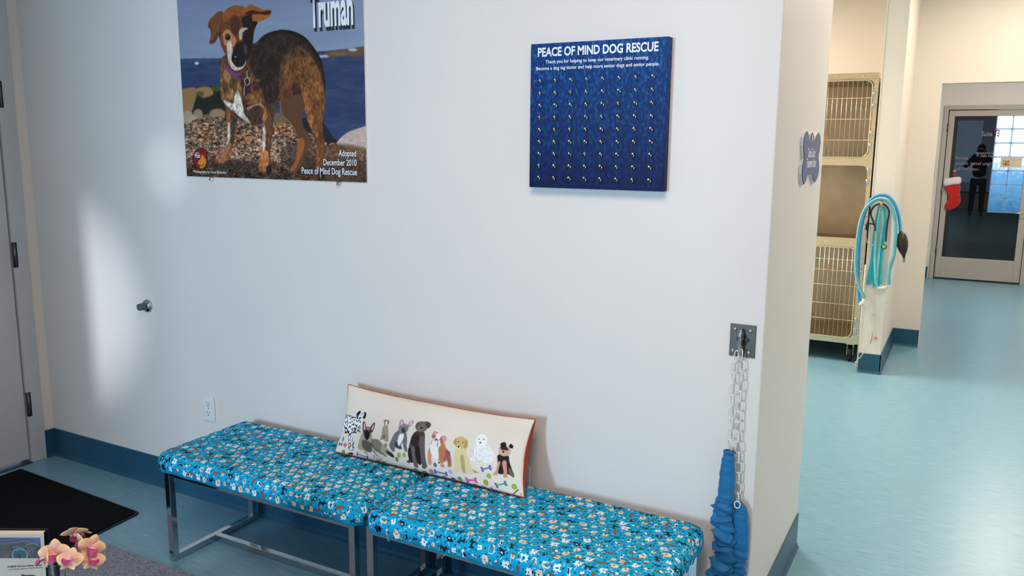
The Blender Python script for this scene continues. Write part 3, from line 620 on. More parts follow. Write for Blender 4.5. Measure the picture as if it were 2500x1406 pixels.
    cell=.0365; nu=int(lu/cell)+1; nv=int(lv/cell)+1; BONE=[(-1,.35),(-.75,.45),(-.6,.15),(.6,.15),(.75,.45),(1,.35),(1,-.35),(.75,-.45),(.6,-.15),(-.6,-.15),(-.75,-.45),(-1,-.35)]
    DOT=[(math.cos(q*PI/4),math.sin(q*PI/4)) for q in range(8)]
    for i in range(-nu,nu+1):
        for j in range(-nv,nv+1):
            u=i*cell+(cell*.5 if j%2 else 0)+rg.uniform(-.003,.003); v=j*cell*.92+rg.uniform(-.003,.003)
            m=MOT[(0,2,1,8,3,0,7,4,5,2,1,6,4)[(i*4+j*7+(i//3)*3+rg.randint(0,2))%13]]; an=rg.choice((0,.3,-.3,PI/2,-PI/2,PI))+rg.uniform(-.2,.2); s=.0142*rg.uniform(.92,1.12)
            if rg.random()<.28: s*=.72
            for li,(mi,pl) in enumerate(m): stamp(pl,u,v,s,an,mi,.0008+.0003*li)
            stamp(DOT,u+cell*.5,v+cell*.05,.0030,0,6,.0008); stamp(DOT,u+cell*.12,v+cell*.5,.0030,0,6,.0008)
            if rg.random()<.8: stamp(BONE,u+cell*.46,v+cell*.42,.0050,rg.uniform(0,PI),1,.0008)
            if rg.random()<.25: stamp(BONE,u-cell*.48,v-cell*.25,.0045,rg.uniform(0,PI),1,.0008)
    me=bpy.data.meshes.new('seat_cover'); bm.to_mesh(me); bm.free()
    for mm in (CYAN,MW,MK,MC,MBr,MR,MN): me.materials.append(mm)
    o=bpy.data.objects.new('seat_cover',me); COL.objects.link(o); o.parent=t; o.matrix_parent_inverse=t.matrix_basis.inverted()
    # chrome frame
    xa,xb=frame_dx; ya,ybk=2.028,2.468; w_=.026
    for nm,bx_ in (('leg',(xa,xa+w_,ya,ya+w_,0,ZB-.001)),('leg',(xa,xa+w_,ybk-w_,ybk,0,ZB-.001)),('leg',(xb-w_,xb,ya,ya+w_,0,ZB-.001)),('leg',(xb-w_,xb,ybk-w_,ybk,0,ZB-.001))):
        obj(nm,B(*bx_),CHROME,t,bev=.0015)
    for x in (xa,xb-w_):
        obj('floor_bar',B(x,x+w_,ya+w_,ybk-w_,0.001,w_),CHROME,t,bev=.0015)
        obj('side_rail',B(x,x+w_,ya+w_,ybk-w_,ZB-w_-.001,ZB-.001),CHROME,t,bev=.0015)
    for y in (ya,ybk-w_): obj('long_rail',B(xa+w_,xb-w_,y,y+w_,ZB-w_-.001,ZB-.001),CHROME,t,bev=.0015)
    ym=(ya+ybk)/2-w_/2; obj('stretcher',B(xa+w_,xb-w_,ym,ym+w_,.001,w_),CHROME,t,bev=.0015)
    return t
make_bench('bench','left bench with blue dog print cover, next to the wall outlet',-2.162,2.231,3,(-2.648,-1.706))
bn=make_bench('bench','right bench with blue dog print cover, nearer the hanging chain',-1.136,2.224,11,(-1.656,-.655))
# loose threads under the right bench cover
THR=mat('loose_thread',(170,200,205),.8)
for q in ([(942,1294),(944,1306),(948,1314),(946,1318),(951,1321)],[(1089,1351),(1084,1356),(1079,1361),(1078,1364)]):
    bm=bmesh.new(); tube(bm,smooth_path([at_y(x,y,1.965) for x,y in q],5),.0008,5); obj('loose_thread',bm,THR,bn)
# ================================================================== PILLOW
TLp,TRp=at_y(850,938,2.452),at_y(1307,1024,2.440); BLp,BRp=at_z(818,1102,ZT+.008),at_z(1280,1214,ZT+.008)
pl=thing('lumbar_pillow','long cream pillow printed with a row of dogs, leaning on the wall','pillow',(BLp+BRp)/2)
# homography drawing px -> uv
def homog(src,dst):
    A=[];b_=[]
    for (x,y),(u,v) in zip(src,dst):
        A+= [[x,y,1,0,0,0,-u*x,-u*y],[0,0,0,x,y,1,-v*x,-v*y]]; b_+=[u,v]
    return np.append(np.linalg.solve(np.array(A,float),np.array(b_,float)),1).reshape(3,3)
Hm=homog([(0,0),(1,0),(1,1),(0,1)],[(90,815),(2165,1330),(2290,478),(240,82)])
nu,nv=560,190; U,V=np.meshgrid(np.linspace(0,1,nu),np.linspace(0,1,nv))
uu,vv=2*U-1,2*V-1
pin=lambda t:1-t**4
# real pillow shape: corners pulled out, edges drawn in, puffed middle
ush=U-.5; vsh=V-.5
Us=.5+ush*(1-.048*(1-vv**2)); Vs=.5+vsh*(1-.10*(1-np.abs(uu)**3.0)*(V>.5)-.02*(1-uu**2)*(V<=.5))
puff=.066*np.power(np.clip((1-uu**2),0,1),.42)*np.power(np.clip(1-vv**2,0,1),.48)*(1-.15*np.abs(uu))
wr=.003*np.sin(uu*22+vv*3)*np.clip(np.abs(vv)-.5,0,1)+.004*(fbm(U*10,V*4,1.2,.5,3,5)-.5)
a3=lambda v:np.array(v[:])
Pn=(a3(BLp)*(1-Us)[...,None]+a3(BRp)*Us[...,None])*(1-Vs)[...,None]+(a3(TLp)*(1-Us)[...,None]+a3(TRp)*Us[...,None])*Vs[...,None]
e1=(BRp-BLp).normalized(); e2=(TLp-BLp).normalized(); nrm=e1.cross(e2).normalized()
if nrm.y>0: nrm=-nrm
Pn=Pn+a3(nrm)*(puff*.72+wr)[...,None]
q=np.stack([U,V,np.ones_like(U)],-1)@Hm.T; CX=q[...,0]/q[...,2]; CY=q[...,1]/q[...,2]
K=Paint(nu,nv,(228,219,206)); K.coords(CX,CY)
K.c+= (fbm(CX,CY,500,300,2,3)[...,None]-.5)*8
def dog(parts,f=1):
    for c,pl_ in parts: K.poly(pl_,c,f)
# dalmatian
K.poly([(180,415),(250,425),(300,455),(345,450),(400,470),(385,540),(350,600),(310,680),(300,800),(270,790),(265,700),(250,640),(215,560),(170,560),(130,650),(150,560),(175,500)],(236,238,242),1)
K.poly([(350,385),(400,378),(450,395),(440,450),(395,480),(350,460)],(236,238,242),1)
K.poly([(345,400),(375,376),(395,385),(360,430),(352,470),(338,440)],(18,20,26),1); K.poly([(430,385),(462,410),(440,465),(415,455),(435,420)],(18,20,26),1)
rr=random.Random(4)
for _ in range(120):
    x=rr.uniform(160,400); y=rr.uniform(415,640) if x<390 else rr.uniform(400,470)
    if 175<x<390 and y<455+max(0,(x-300)*.2)+160 and y>420+.15*(x-180): K.ell(x,y,rr.uniform(4,9),rr.uniform(6,13),(24,26,32),0,1,rr.uniform(-.6,.6))
for _ in range(46): K.ell(rr.choice((262,300))+rr.uniform(-12,12),rr.uniform(620,810),rr.uniform(3,6),rr.uniform(5,11),(30,32,38),0)
K.line([(185,412),(260,430),(320,455),(350,450)],7,(24,26,32),0); K.line([(215,560),(245,620),(300,615),(340,560)],8,(30,30,36),0); K.line([(245,640),(250,790),(285,805)],4,(40,40,48),0); K.line([(300,640),(290,790),(318,806)],4,(60,60,68),0); K.ell(380,460,10,9,(15,15,20),0)
for _ in range(18): K.ell(rr.uniform(370,430),rr.uniform(395,455),rr.uniform(2,5),rr.uniform(3,6),(30,30,36),0)
# shepherd
dog([((166,160,144),[(400,640),(440,600),(520,620),(540,700),(620,720),(700,790),(770,860),(775,900),(700,870),(640,860),(690,885),(680,892),(600,850),(560,830),(600,885),(570,870),(530,830),(480,838),(430,815),(360,790),(375,710)]),((130,122,108),[(520,700),(600,700),(640,760),(620,830),(560,800),(530,760)]),((96,90,78),[(420,700),(520,740),(515,835),(450,815),(410,760)]),((40,40,40),[(690,820),(760,860),(775,900),(740,890),(700,850)]),((150,140,124),[(415,600),(440,560),(500,555),(520,600),(505,690),(450,700),(420,660)]),
 ((60,50,50),[(418,600),(416,520),(434,496),(460,560),(450,600)]),((226,150,170),[(428,590),(426,530),(438,515),(452,560),(444,592)]),((60,50,50),[(506,575),(556,512),(566,540),(545,600),(520,625)]),((222,150,170),[(520,580),(552,530),(554,560),(535,600)]),((28,24,24),[(432,600),(470,590),(506,605),(500,660),(478,696),(455,696),(438,650)])])
K.ell(450,602,7,4,(190,160,110),0,.7); K.ell(490,608,7,4,(190,160,110),0,.7); K.line([(520,740),(560,800),(640,850),(690,885)],8,(52,50,48),1); K.line([(540,830),(570,870),(605,886)],6,(110,104,92),0)
# chihuahua
dog([((160,150,126),[(665,560),(700,545),(722,570),(728,650),(722,720),(690,726),(660,700),(630,710),(625,695),(645,660),(650,600)]),((126,116,96),[(660,655),(690,655),(690,690),(662,690)]),((120,108,90),[(668,490),(700,480),(735,495),(730,530),(705,556),(682,545)]),((238,196,206),[(645,488),(672,490),(680,520),(662,520)]),((238,196,206),[(735,500),(778,470),(784,480),(752,520),(735,520)]),((236,232,226),[(698,495),(710,495),(715,540),(702,556),(690,540)])])
K.ell(702,546,6,5,(20,18,20),0); K.ell(686,515,5,4,(30,26,26),0); K.ell(722,518,5,4,(30,26,26),0)
# french bulldog
dog([((112,112,120),[(850,600),(880,580),(930,620),(945,690),(935,780),(940,835),(915,840),(900,800),(890,740),(860,790),(880,800),(850,808),(800,790),(790,835),(765,835),(740,800),(730,760),(760,710),(800,640)]),((70,64,78),[(800,740),(840,740),(880,805),(840,808),(800,780)]),((240,242,246),[(860,650),(905,645),(900,700),(870,750),(845,780),(832,740),(842,690)]),((128,128,136),[(850,560),(880,530),(930,530),(962,570),(950,620),(905,645),(862,635),(848,600)]),((150,140,150),[(860,555),(858,500),(885,474),(905,500),(905,540)]),((236,170,196),[(870,540),(868,505),(886,488),(897,510),(893,540)]),((150,140,150),[(945,555),(985,495),(1018,490),(1015,520),(970,575)]),((240,180,200),[(965,540),(995,502),(1010,505),(990,545)]),((60,58,66),[(880,590),(920,590),(925,630),(890,635)])])
K.ell(904,582,10,8,(18,18,22),0); K.ell(878,568,6,6,(20,20,24),0); K.ell(942,575,6,6,(20,20,24),0)
# labrador
dog([((72,64,60),[(1050,620),(1100,615),(1150,640),(1148,760),(1140,860),(1140,960),(1140,1000),(1110,1022),(1080,1015),(1080,970),(1040,970),(1030,1005),(995,1003),(985,960),(930,962),(915,940),(945,925),(945,850),(985,720),(1010,660)]),((50,36,34),[(1015,665),(1070,640),(1090,720),(1030,790),(985,740)]),((96,92,90),[(1090,700),(1145,690),(1140,860),(1135,1000),(1100,1018),(1082,980),(1085,860)]),((104,100,98),[(985,800),(1025,790),(1020,900),(1035,1003),(998,1003),(985,920)]),((34,28,28),[(1028,800),(1080,790),(1080,960),(1045,970)]),((36,32,32),[(945,830),(980,800),(985,950),(950,930)]),((112,106,98),[(1050,540),(1080,505),(1140,498),(1190,510),(1185,570),(1150,620),(1100,628),(1062,610),(1045,580)]),((88,82,76),[(1045,545),(1075,505),(1070,560),(1052,590)]),((70,64,58),[(1160,505),(1205,515),(1220,545),(1190,585),(1170,560)]),((130,122,112),[(1085,575),(1130,570),(1130,610),(1090,618)])])
K.ell(1113,580,16,12,(26,22,22),0,1,-.4); K.ell(1095,545,8,5,(40,34,30),0); K.ell(1158,545,8,5,(40,34,30),0); K.line([(1088,600),(1110,612),(1125,595)],4,(50,44,42),0)
# bulldog
dog([((206,150,116),[(1205,790),(1215,700),(1260,680),(1340,720),(1390,810),(1420,860),(1432,960),(1425,1005),(1380,1012),(1385,960),(1345,960),(1335,1010),(1305,1010),(1300,950),(1260,935),(1215,890),(1200,975),(1165,978),(1172,850)]),((240,236,232),[(1215,770),(1300,800),(1305,870),(1280,930),(1268,945),(1220,890),(1205,830)]),((158,96,84),[(1350,830),(1420,860),(1430,960),(1395,1005),(1385,930),(1340,955)]),((110,88,80),[(1385,820),(1430,860),(1410,880)]),((190,120,84),[(1300,800),(1365,740),(1370,860),(1335,950),(1305,960)]),
 ((236,230,226),[(1225,680),(1290,640),(1350,690),(1330,770),(1285,805),(1235,780),(1210,760)]),((176,110,100),[(1240,650),(1275,660),(1265,700),(1232,700)]),((184,110,100),[(1330,690),(1352,680),(1358,740),(1325,760)]),((226,160,170),[(1240,650),(1255,622),(1290,622),(1305,640),(1275,652)]),((226,160,170),[(1348,680),(1380,675),(1396,700),(1385,735),(1362,745)])])
K.line([(1215,770),(1235,720),(1280,730),(1300,720),(1285,800)],5,(60,50,50),0); K.line([(1240,650),(1256,622),(1300,632)],4,(90,60,60),0); K.line([(1352,676),(1390,690),(1385,735)],4,(110,60,60),0); K.ell(1278,712,14,10,(40,36,40),0); K.ell(1262,682,7,6,(30,26,26),0); K.ell(1322,716,7,6,(30,26,26),0); K.ell(1290,965,10,10,(30,26,26),0); K.line([(1302,992),(1330,1012),(1345,1000)],4,(60,50,50),0); K.line([(1380,1000),(1405,1012),(1424,1000)],4,(60,50,50),0)
# golden puppy
dog([((222,206,158),[(1510,800),(1560,810),(1610,810),(1620,900),(1640,960),(1660,1060),(1665,1090),(1620,1090),(1600,1060),(1580,1080),(1545,1085),(1520,1050),(1500,1070),(1450,1070),(1435,1050),(1462,1030),(1460,960),(1470,880)]),((184,164,110),[(1540,900),(1580,900),(1575,1060),(1540,1060)]),((180,150,90),[(1655,1040),(1700,1062),(1725,1072),(1680,1078)]),((206,182,118),[(1480,720),(1520,685),(1580,682),(1625,720),(1625,780),(1590,810),(1540,820),(1500,800),(1478,760)]),((190,150,84),[(1475,740),(1500,695),(1505,770),(1480,768)]),((186,150,84),[(1600,720),(1632,740),(1625,795),(1590,812)]),((236,226,196),[(1505,790),(1550,790),(1548,815),(1515,812)])])
K.ell(1527,795,12,11,(18,16,18),0); K.ell(1525,740,8,7,(40,30,22),0); K.ell(1575,750,8,7,(40,30,22),0)
# white fluffy dog
dog([((238,238,238),[(1700,790),(1780,780),(1850,790),(1890,830),(1915,880),(1905,940),(1850,975),(1790,960),(1720,965),(1650,950),(1640,920),(1680,890),(1685,830)]),((243,243,243),[(1720,690),(1760,645),(1810,645),(1845,690),(1840,760),(1790,790),(1740,785),(1712,740)])])
for _ in range(70):
    a_=rr.uniform(0,2*PI); x=rr.uniform(1660,1905); y=rr.uniform(800,965); K.line([(x,y),(x+8*math.cos(a_),y+8*math.sin(a_)),(x+14*math.cos(a_+1),y+14*math.sin(a_+1))],2.5,(186,184,184),0,.8)
K.line([(1712,745),(1722,685),(1760,645),(1812,643),(1846,690),(1842,765)],4,(176,174,172),0,.8); K.line([(1720,780),(1690,820),(1685,890),(1645,915),(1645,945),(1720,960)],4,(160,158,158),0,.8); K.line([(1700,900),(1740,960),(1780,940)],5,(120,116,116),0,.7)
K.ell(1768,748,11,9,(20,18,20),0); K.ell(1752,706,8,7,(30,26,26),0); K.ell(1805,708,8,7,(30,26,26),0)
# terrier
dog([((34,32,34),[(1955,890),(2010,880),(2070,890),(2080,960),(2100,1050),(2115,1100),(2100,1125),(2070,1100),(2030,1090),(1990,1090),(1940,1080),(1950,980)]),((206,156,124),[(1955,960),(1980,970),(1945,1060),(1930,1100),(1880,1095),(1900,1070),(1925,1050)]),((204,150,118),[(2000,960),(2045,950),(2045,1040),(2035,1120),(1990,1120),(2005,1060)]),((110,98,84),[(2070,1020),(2110,1090),(2105,1125),(2085,1110),(2060,1070)]),((206,172,146),[(1975,800),(2050,790),(2095,820),(2090,880),(2020,900),(1975,870)]),((40,36,38),[(1990,780),(2040,780),(2075,830),(2030,830),(1995,820)]),((26,24,26),[(1985,770),(2005,745),(2040,745),(2048,790),(2015,790)]),((26,24,26),[(2080,775),(2100,762),(2125,790),(2110,812),(2082,800)])])
K.ell(2020,850,11,12,(20,18,20),0); K.ell(2005,830,6,5,(20,18,18),0); K.ell(2045,832,6,5,(20,18,18),0)
# balls and bones
for x,y,rx,ry,c in ((177,682,14,30,(84,160,184)),(690,765,17,22,(120,132,116)),(835,875,20,28,(146,160,76)),(896,876,20,26,(150,168,70)),(803,918,20,26,(120,140,66)),(190,822,22,20,(120,142,100)),(268,845,34,16,(92,60,62)),(1240,988,20,24,(100,118,110)),(1172,1055,26,28,(196,120,186)),(1398,1060,24,26,(214,160,204)),(1480,1138,26,26,(112,146,72)),(1830,1110,26,28,(156,170,60)),(1773,1175,30,32,(150,166,56)),(2088,1222,32,32,(160,176,60)),(1720,1228,30,26,(196,140,200)),(985,1032,28,16,(110,130,104)),(1295,1112,22,12,(80,124,80)),(1390,1140,30,22,(52,70,150)),(1080,1058,24,14,(140,60,60)),(570,925,26,10,(120,140,110)),(208,748,20,26,(222,110,120)),(1625,1200,34,14,(140,74,70)),(630,945,30,10,(110,130,104)),(740,985,34,12,(70,80,76)),(2140,1300,16,18,(186,196,90))): K.ell(x,y,rx,ry,c,0)
for x,y in ((835,875),(896,876),(1480,1138),(1830,1110),(1773,1175),(2088,1222)): K.line([(x-10,y-14),(x+6,y),(x+2,y+18)],4,(206,216,140),0,.8)
def bone(x0,y0,x1,y1,c,w_=13,k=15):
    K.line([(x0,y0),((x0+x1)/2,(y0+y1)/2),(x1,y1)],w_,c,0); dx,dy=x1-x0,y1-y0; l=math.hypot(dx,dy); nx_,ny_=-dy/l,dx/l
    for (x,y) in ((x0,y0),(x1,y1)):
        for s in (-1,1): K.ell(x+nx_*s*k*.8,y+ny_*s*k*.8,k*.85,k*.85,c,0)
bone(1218,1055,1340,1082,(76,96,170)); bone(1562,1150,1664,1152,(206,80,160),18,18); bone(1768,1040,1862,1022,(118,104,186),16,18); bone(1890,1208,1998,1188,(76,128,130),12,18); bone(350,850,460,890,(70,110,130),8,12); bone(535,885,610,915,(190,160,196),8,12); bone(142,735,168,738,(70,88,180),8,11); bone(1810,1240,1880,1280,(84,96,190),14,12)
K.line([(435,830),(470,860)],8,(60,62,66),0); K.line([(2035,1305),(2080,1280),(2130,1250)],10,(84,74,60),1)
pm=vcmat('pillow_print',.8,.2); grid_mesh('front_panel',Pn,K.c,pm,pl)
RUST=mat('rust_cotton',(176,74,42),.85,var=.12,scale=30,bump=.2,bscale=700)
nb,mb=160,40; U2,V2=np.meshgrid(.5-.5*np.cos(np.linspace(0,PI,nb)),np.linspace(0,1,mb)); uu,vv=2*U2-1,2*V2-1
Us=.5+(U2-.5)*(1-.048*(1-vv**2)*np.clip((np.abs(uu)-.90)/.10,0,1)**2); Vs=.5+(V2-.5)*(1-.10*(1-np.abs(uu)**3.0)*(V2>.5)-.02*(1-uu**2)*(V2<=.5))
pf=.12*np.power(np.clip(1-uu**2,0,1),.17)*np.power(np.clip(1-vv**2,0,1),.42)
Pb=(a3(BLp)*(1-Us)[...,None]+a3(BRp)*Us[...,None])*(1-Vs)[...,None]+(a3(TLp)*(1-Us)[...,None]+a3(TRp)*Us[...,None])*Vs[...,None]-a3(nrm)*(pf*.5)[...,None]
Pb[...,1]=np.minimum(Pb[...,1],D-.004); Pb[...,2]=np.maximum(Pb[...,2],ZT+.002)
Pb_o=grid_mesh('back_panel',Pb[::-1],np.full(Pb.shape,128.),RUST,pl)
edge=[Vector(Pn[0,i]) for i in range(0,nu,8)]+[Vector(Pn[j,-1]) for j in range(0,nv,8)]+[Vector(Pn[-1,i]) for i in range(nu-1,-1,-8)]+[Vector(Pn[j,0]) for j in range(nv-1,-1,-8)]
bm=bmesh.new(); tube(bm,[p for i,p in enumerate(edge) if i==0 or (p-edge[i-1]).length>1e-4],.0022,6,closed=True); obj('seam_piping',bm,RUST,pl)
# ================================================================== TIE-DOWN PLATE AND CHAIN
a=at_y(1783,788,D-.004); b=at_y(1842,876,D-.004); hx0,hx1,hz0,hz1=-.603,-.523,1.001,1.103
a=at_y(1784,789,D-.004); c=at_y(1779,867,D-.004); hx0=(a.x+c.x)/2; hz1=a.z; hz0=c.z; hx1=(at_y(1848,795,D-.004).x+at_y(1841,875,D-.004).x)/2
tp=thing('tether_plate','dark square metal wall plate with a steel ring bar and paw cutout','wall hook',((hx0+hx1)/2,D,hz0))
obj('plate',B(hx0,hx1,D-.004,D,hz0,hz1),DARKMETAL,tp,bev=.001)
for fx,fz in ((.19,.83),(.78,.82),(.14,.17),(.76,.15)):
    bm=bmesh.new(); lathe(bm,[(0,.0062),(-.002,.0062),(-.004,.0045),(-.005,.001)],(hx0+(hx1-hx0)*fx,D-.004,hz0+(hz1-hz0)*fz),'y',14); obj('bolt',bm,CHROME,tp)
bm=bmesh.new(); xc=hx0+(hx1-hx0)*.52; zc=hz0+(hz1-hz0)*.50
for dx,dz,rx,rz in ((0,-.006,.013,.010),(-.015,.004,.005,.007),(-.006,.013,.005,.007),(.006,.013,.005,.007),(.015,.004,.005,.007)):
    prism(bm,[(math.cos(q*PI/8)*rx+dx,math.sin(q*PI/8)*rz+dz) for q in range(16)],lambda p,q_:Vector((xc+p,D-.0046,zc+q_)),lambda p,q_:Vector((xc+p,D-.0041,zc+q_)))
obj('paw_cutout',bm,BLACK,tp)
bm=bmesh.new(); xr=hx0+(hx1-hx0)*.47
tube(bm,smooth_path([(xr,D-.002,hz1-.016),(xr,D-.018,hz1-.017),(xr,D-.030,hz1-.024),(xr,D-.032,hz1-.040),(xr,D-.032,hz0+.026),(xr,D-.030,hz0+.014),(xr,D-.018,hz0+.008),(xr,D-.002,hz0+.008)],5),.0042,12); obj('ring_bar',bm,CHROME,tp)
CHW=mat('white_coated_chain',(226,226,218),.35,var=.04,scale=50)
ct=thing('tether_chain','white chain looped on the wall plate with a gathered blue fabric sleeve','chain',(xr,D-.03,.0))
def link(c,d,roll,l=.0165,w_=.0068,r=.0019,open_=False):
    """oval link centred c, long axis d, rolled around it"""
    d=d.normalized(); s=(Vector((1,.15,0))-d*d.x).normalized(); s=Matrix.Rotation(roll,3,d)@s; bm=bmesh.new()
    pts=[c+d*(l-w_)*(1 if math.sin(t)>=0 else -1)+d*w_*math.sin(t)+s*w_*math.cos(t) for t in np.linspace(0,2*PI,20,endpoint=False)]
    tube(bm,pts,r,7,closed=True); return obj('link',bm,CHW,ct)
def chain(pix,Y,n,l,w_,seed):
    pts=smooth_path([at_y(x,y,Y) for x,y in pix],20); L=[0]
    for i in range(1,len(pts)): L.append(L[-1]+(pts[i]-pts[i-1]).length)
    rg=random.Random(seed)
    for k in range(n):
        s=L[-1]*(k+.5)/n; i=next(j for j in range(len(L)) if L[j]>=s); c=pts[i]; d=pts[min(i+1,len(pts)-1)]-pts[max(i-1,0)]
        link(c,d,(0.25 if k%2 else 1.15)+rg.uniform(-.3,.25),l,w_)
chain([(1800,856),(1793,890),(1789,930),(1787,980),(1786,1030),(1783,1070),(1781,1100)],D-.028,9,.0188,.0102,1)
chain([(1811,853),(1809,880),(1810,930),(1806,975),(1803,1020),(1802,1070),(1803,1120),(1801,1175),(1800,1226)],D-.022,15,.0180,.0098,5)
SLV=mat('blue_sleeve_cloth',(0,104,156),.6,var=.06,scale=30,bump=.15,bscale=500,sheen=.2)
def sleeve(pix,wid,Y,seed,gather,name='fabric_sleeve'):
    """gathered cloth tube following a path; gather: per-point wrinkle strength"""
    n=len(pix); sub=14; rg=np.random.RandomState(seed); bm=bmesh.new(); rings=[]; seg=40; hist=0
    P_=smooth_path([at_y(x,y,Y) for x,y in pix],sub); W_=smooth_path([(w_,g,0) for w_,g in zip(wid,gather)],sub)
    for i,(p,wg) in enumerate(zip(P_,W_)):
        hw,g=wg.x,wg.y; ring=[]; t=i/sub
        for k in range(seg):
            an=2*PI*k/seg; ph=an*1.0
            fold=g*(.0048*math.sin(t*9.5+1.6*math.sin(an+t*.8)+seed)+.004*math.sin(t*17+2*math.cos(an*1.5+seed)+.7*t)+.002*math.sin(t*31+an*3))
            slim=.55
            x=(hw+fold)*math.copysign(abs(math.cos(an))**.8,math.cos(an)); y=(min(hw,.024)*slim+fold*.9)*math.sin(an)
            dz=g*.006*math.sin(an*2+t*5)
            ring.append(bm.verts.new((p.x+x,min(p.y+y,D-.002),p.z+dz)))
        rings.append(ring)
    for i in range(len(rings)-1):
        for k in range(seg):
            f=bm.faces.new([rings[i][k],rings[i][(k+1)%seg],rings[i+1][(k+1)%seg],rings[i+1][k]]); f.smooth=True
    bm.faces.new(rings[-1]); o=obj(name,bm,SLV,ct,smooth=True); md=o.modifiers.new('th','SOLIDIFY'); md.thickness=.0015; md.offset=-1
    return o
s_=.00128
sleeve([(1781,1099),(1779,1110),(1776,1150),(1772,1210),(1764,1245),(1766,1300),(1768,1350),(1758,1400),(1762,1450),(1768,1500),(1772,1560)],[.015,.017,.023,.026,.030,.031,.031,.034,.034,.032,.03],D-.040,2,[.0,.15,.15,.2,1.2,1.3,1.1,1.5,1.4,1.3,1.2])
sleeve([(1805,1225),(1808,1236),(1808,1262),(1808,1320),(1803,1360),(1796,1400),(1796,1450),(1790,1500),(1784,1560)],[.009,.018,.0245,.0245,.025,.026,.026,.027,.028],D-.026,8,[.0,.1,.15,.15,.6,1.1,1.2,1.2,1.2])
bm=bmesh.new(); pc=at_y(1780.5,1103,D-.040); tube(bm,[pc+Vector((.0165*math.cos(t),.011*math.sin(t),0)) for t in np.linspace(0,2*PI,24,endpoint=False)],.0035,8,closed=True); obj('sleeve_hem',bm,SLV,ct)
link(at_y(1800,1232,D-.045),Vector((0,0,1)),0.0,.011,.0085)
# ================================================================== BONE SHAPED SIGN
BS=mat('slate_blue_sign_face',(74,88,128),.4,var=.03)
def on_x(px_,py_,X=XE+.012): p=at_x(px_,py_,X); return (p.y,p.z)
cs=7.4
def cx(x,y): return on_x(1900+x/cs,280+y/cs)
outl=[(530,297),(552,345),(566,460),(590,462),(602,370),(626,322),(645,370),(652,465),(675,468),(690,400),(732,322),(760,380),(770,500),(752,640),(728,765),(740,850),(738,1010),(715,1130),(668,1222),(640,1180),(625,1080),(524,1090),(505,1190),(470,1258),(445,1190),(437,1060),(448,900),(478,790),(470,690),(467,560),(478,420),(505,330)]
op=[cx(*p) for p in outl]; ycen=sum(p[0] for p in op)/len(op); zcen=sum(p[1] for p in op)/len(op)
bs=thing('bone_sign','slate blue bone shaped room sign with white edge on the wall end','sign',(XE,ycen,zcen))
prow=lambda s,P_:[((y-ycen)*s+ycen,(z-zcen)*s+zcen) for y,z in P_]
bm=bmesh.new(); prism(bm,[(y,z) for y,z in prow(1.03,op)],lambda y,z:Vector((XE,y,z)),lambda y,z:Vector((XE+.0095,y,z))); obj('white_backing',bm,WHITEP,bs)
bm=bmesh.new(); prism(bm,op,lambda y,z:Vector((XE+.0096,y,z)),lambda y,z:Vector((XE+.012,y,z))); obj('blue_face',bm,BS,bs)
for s,x0,y0,x1,y1,h in (('Debra Couch',542,690,665,686,.030),('Treatment Room',510,872,680,862,.030)):
    a=cx(x0,y0); b=cx(x1,y1); text_obj('lettering',s,a[0],b[0],(a[1]+b[1])/2,h,XE+.0125,WHITETXT,bs,bold=.02,plane='x')
bm=bmesh.new(); a=cx(618,430); prism(bm,[(a[0]+.006*math.cos(t),a[1]+.012*math.sin(t)) for t in np.linspace(0,2*PI,12,endpoint=False)],lambda y,z:Vector((XE+.012,y,z)),lambda y,z:Vector((XE+.0128,y,z))); obj('hanging_slot',bm,WHITEP,bs)
# ================================================================== KENNEL CAGE BANK
kx0,kx1,ky=-1.62,-.642,6.72; kd=.70
kg=thing('kennel_cage','tall stainless kennel bank of three compartments on black casters','kennel cage',(-1.13,ky,0))
zt=2.185; zbm=.15
z1a,z1b=1.578,2.13; z2a,z2b=.967,1.512; z3a,z3b=.195,.893
bm=bmesh.new()
box(bm,kx0,kx0+.02,ky+.02,ky+kd,zbm,zt-.03); box(bm,kx1-.02,kx1,ky+.02,ky+kd,zbm,zt-.03)
box(bm,kx0+.02,kx1-.02,ky+kd-.02,ky+kd,zbm,zt-.03); box(bm,kx0+.02,kx1-.02,ky+.02,ky+kd-.02,zt-.05,zt-.03)
for z in (zbm,z3b+.005,z2b+.005): box(bm,kx0+.02,kx1-.02,ky+.02,ky+kd-.02,z,z+.03)
obj('cage_body',bm,STEELD,kg)
def face_open(bm,x0,x1,z0,z1,ox0,ox1,oz0,oz1,r=.04):
    """front panel with rounded opening"""
    inner=[]; outer=[]
    for (cx_,cz_,a0,ex,ez) in ((ox1-r,oz1-r,0,x1,z1),(ox0+r,oz1-r,PI/2,x0,z1),(ox0+r,oz0+r,PI,x0,z0),(ox1-r,oz0+r,1.5*PI,x1,z0)):
        for k in range(6):
            an=a0+k*PI/10; inner.append((cx_+r*math.cos(an),cz_+r*math.sin(an)))
            if k==0: outer.append((ex,cz_) if a0 in (0,PI) else (cx_,ez))
            elif k==5: outer.append((cx_,ez) if a0 in (0,PI) else (ex,cz_))
            else: outer.append((ex,ez))
    n=len(inner); 
    for y,fl in ((ky,0),(ky+.018,1)):
        I=[bm.verts.new((p[0],y,p[1])) for p in inner]; O={}
        Ov=[O.setdefault(p,bm.verts.new((p[0],y,p[1]))) if p not in O else O[p] for p in outer]
        for i in range(n):
            j=(i+1)%n; vs=[I[i],I[j],Ov[j],Ov[i]]; u=[]
            for v in vs:
                if v not in u: u.append(v)
            if len(u)>2: bm.faces.new(u)
        if fl==0: I0,O0=I,Ov
        else:
            for i in range(n):
                j=(i+1)%n; bm.faces.new([I0[i],I0[j],I[j],I[i]])
                if O0[i]!=O0[j]: bm.faces.new([O0[i],O0[j],Ov[j],Ov[i]])
bm=bmesh.new()
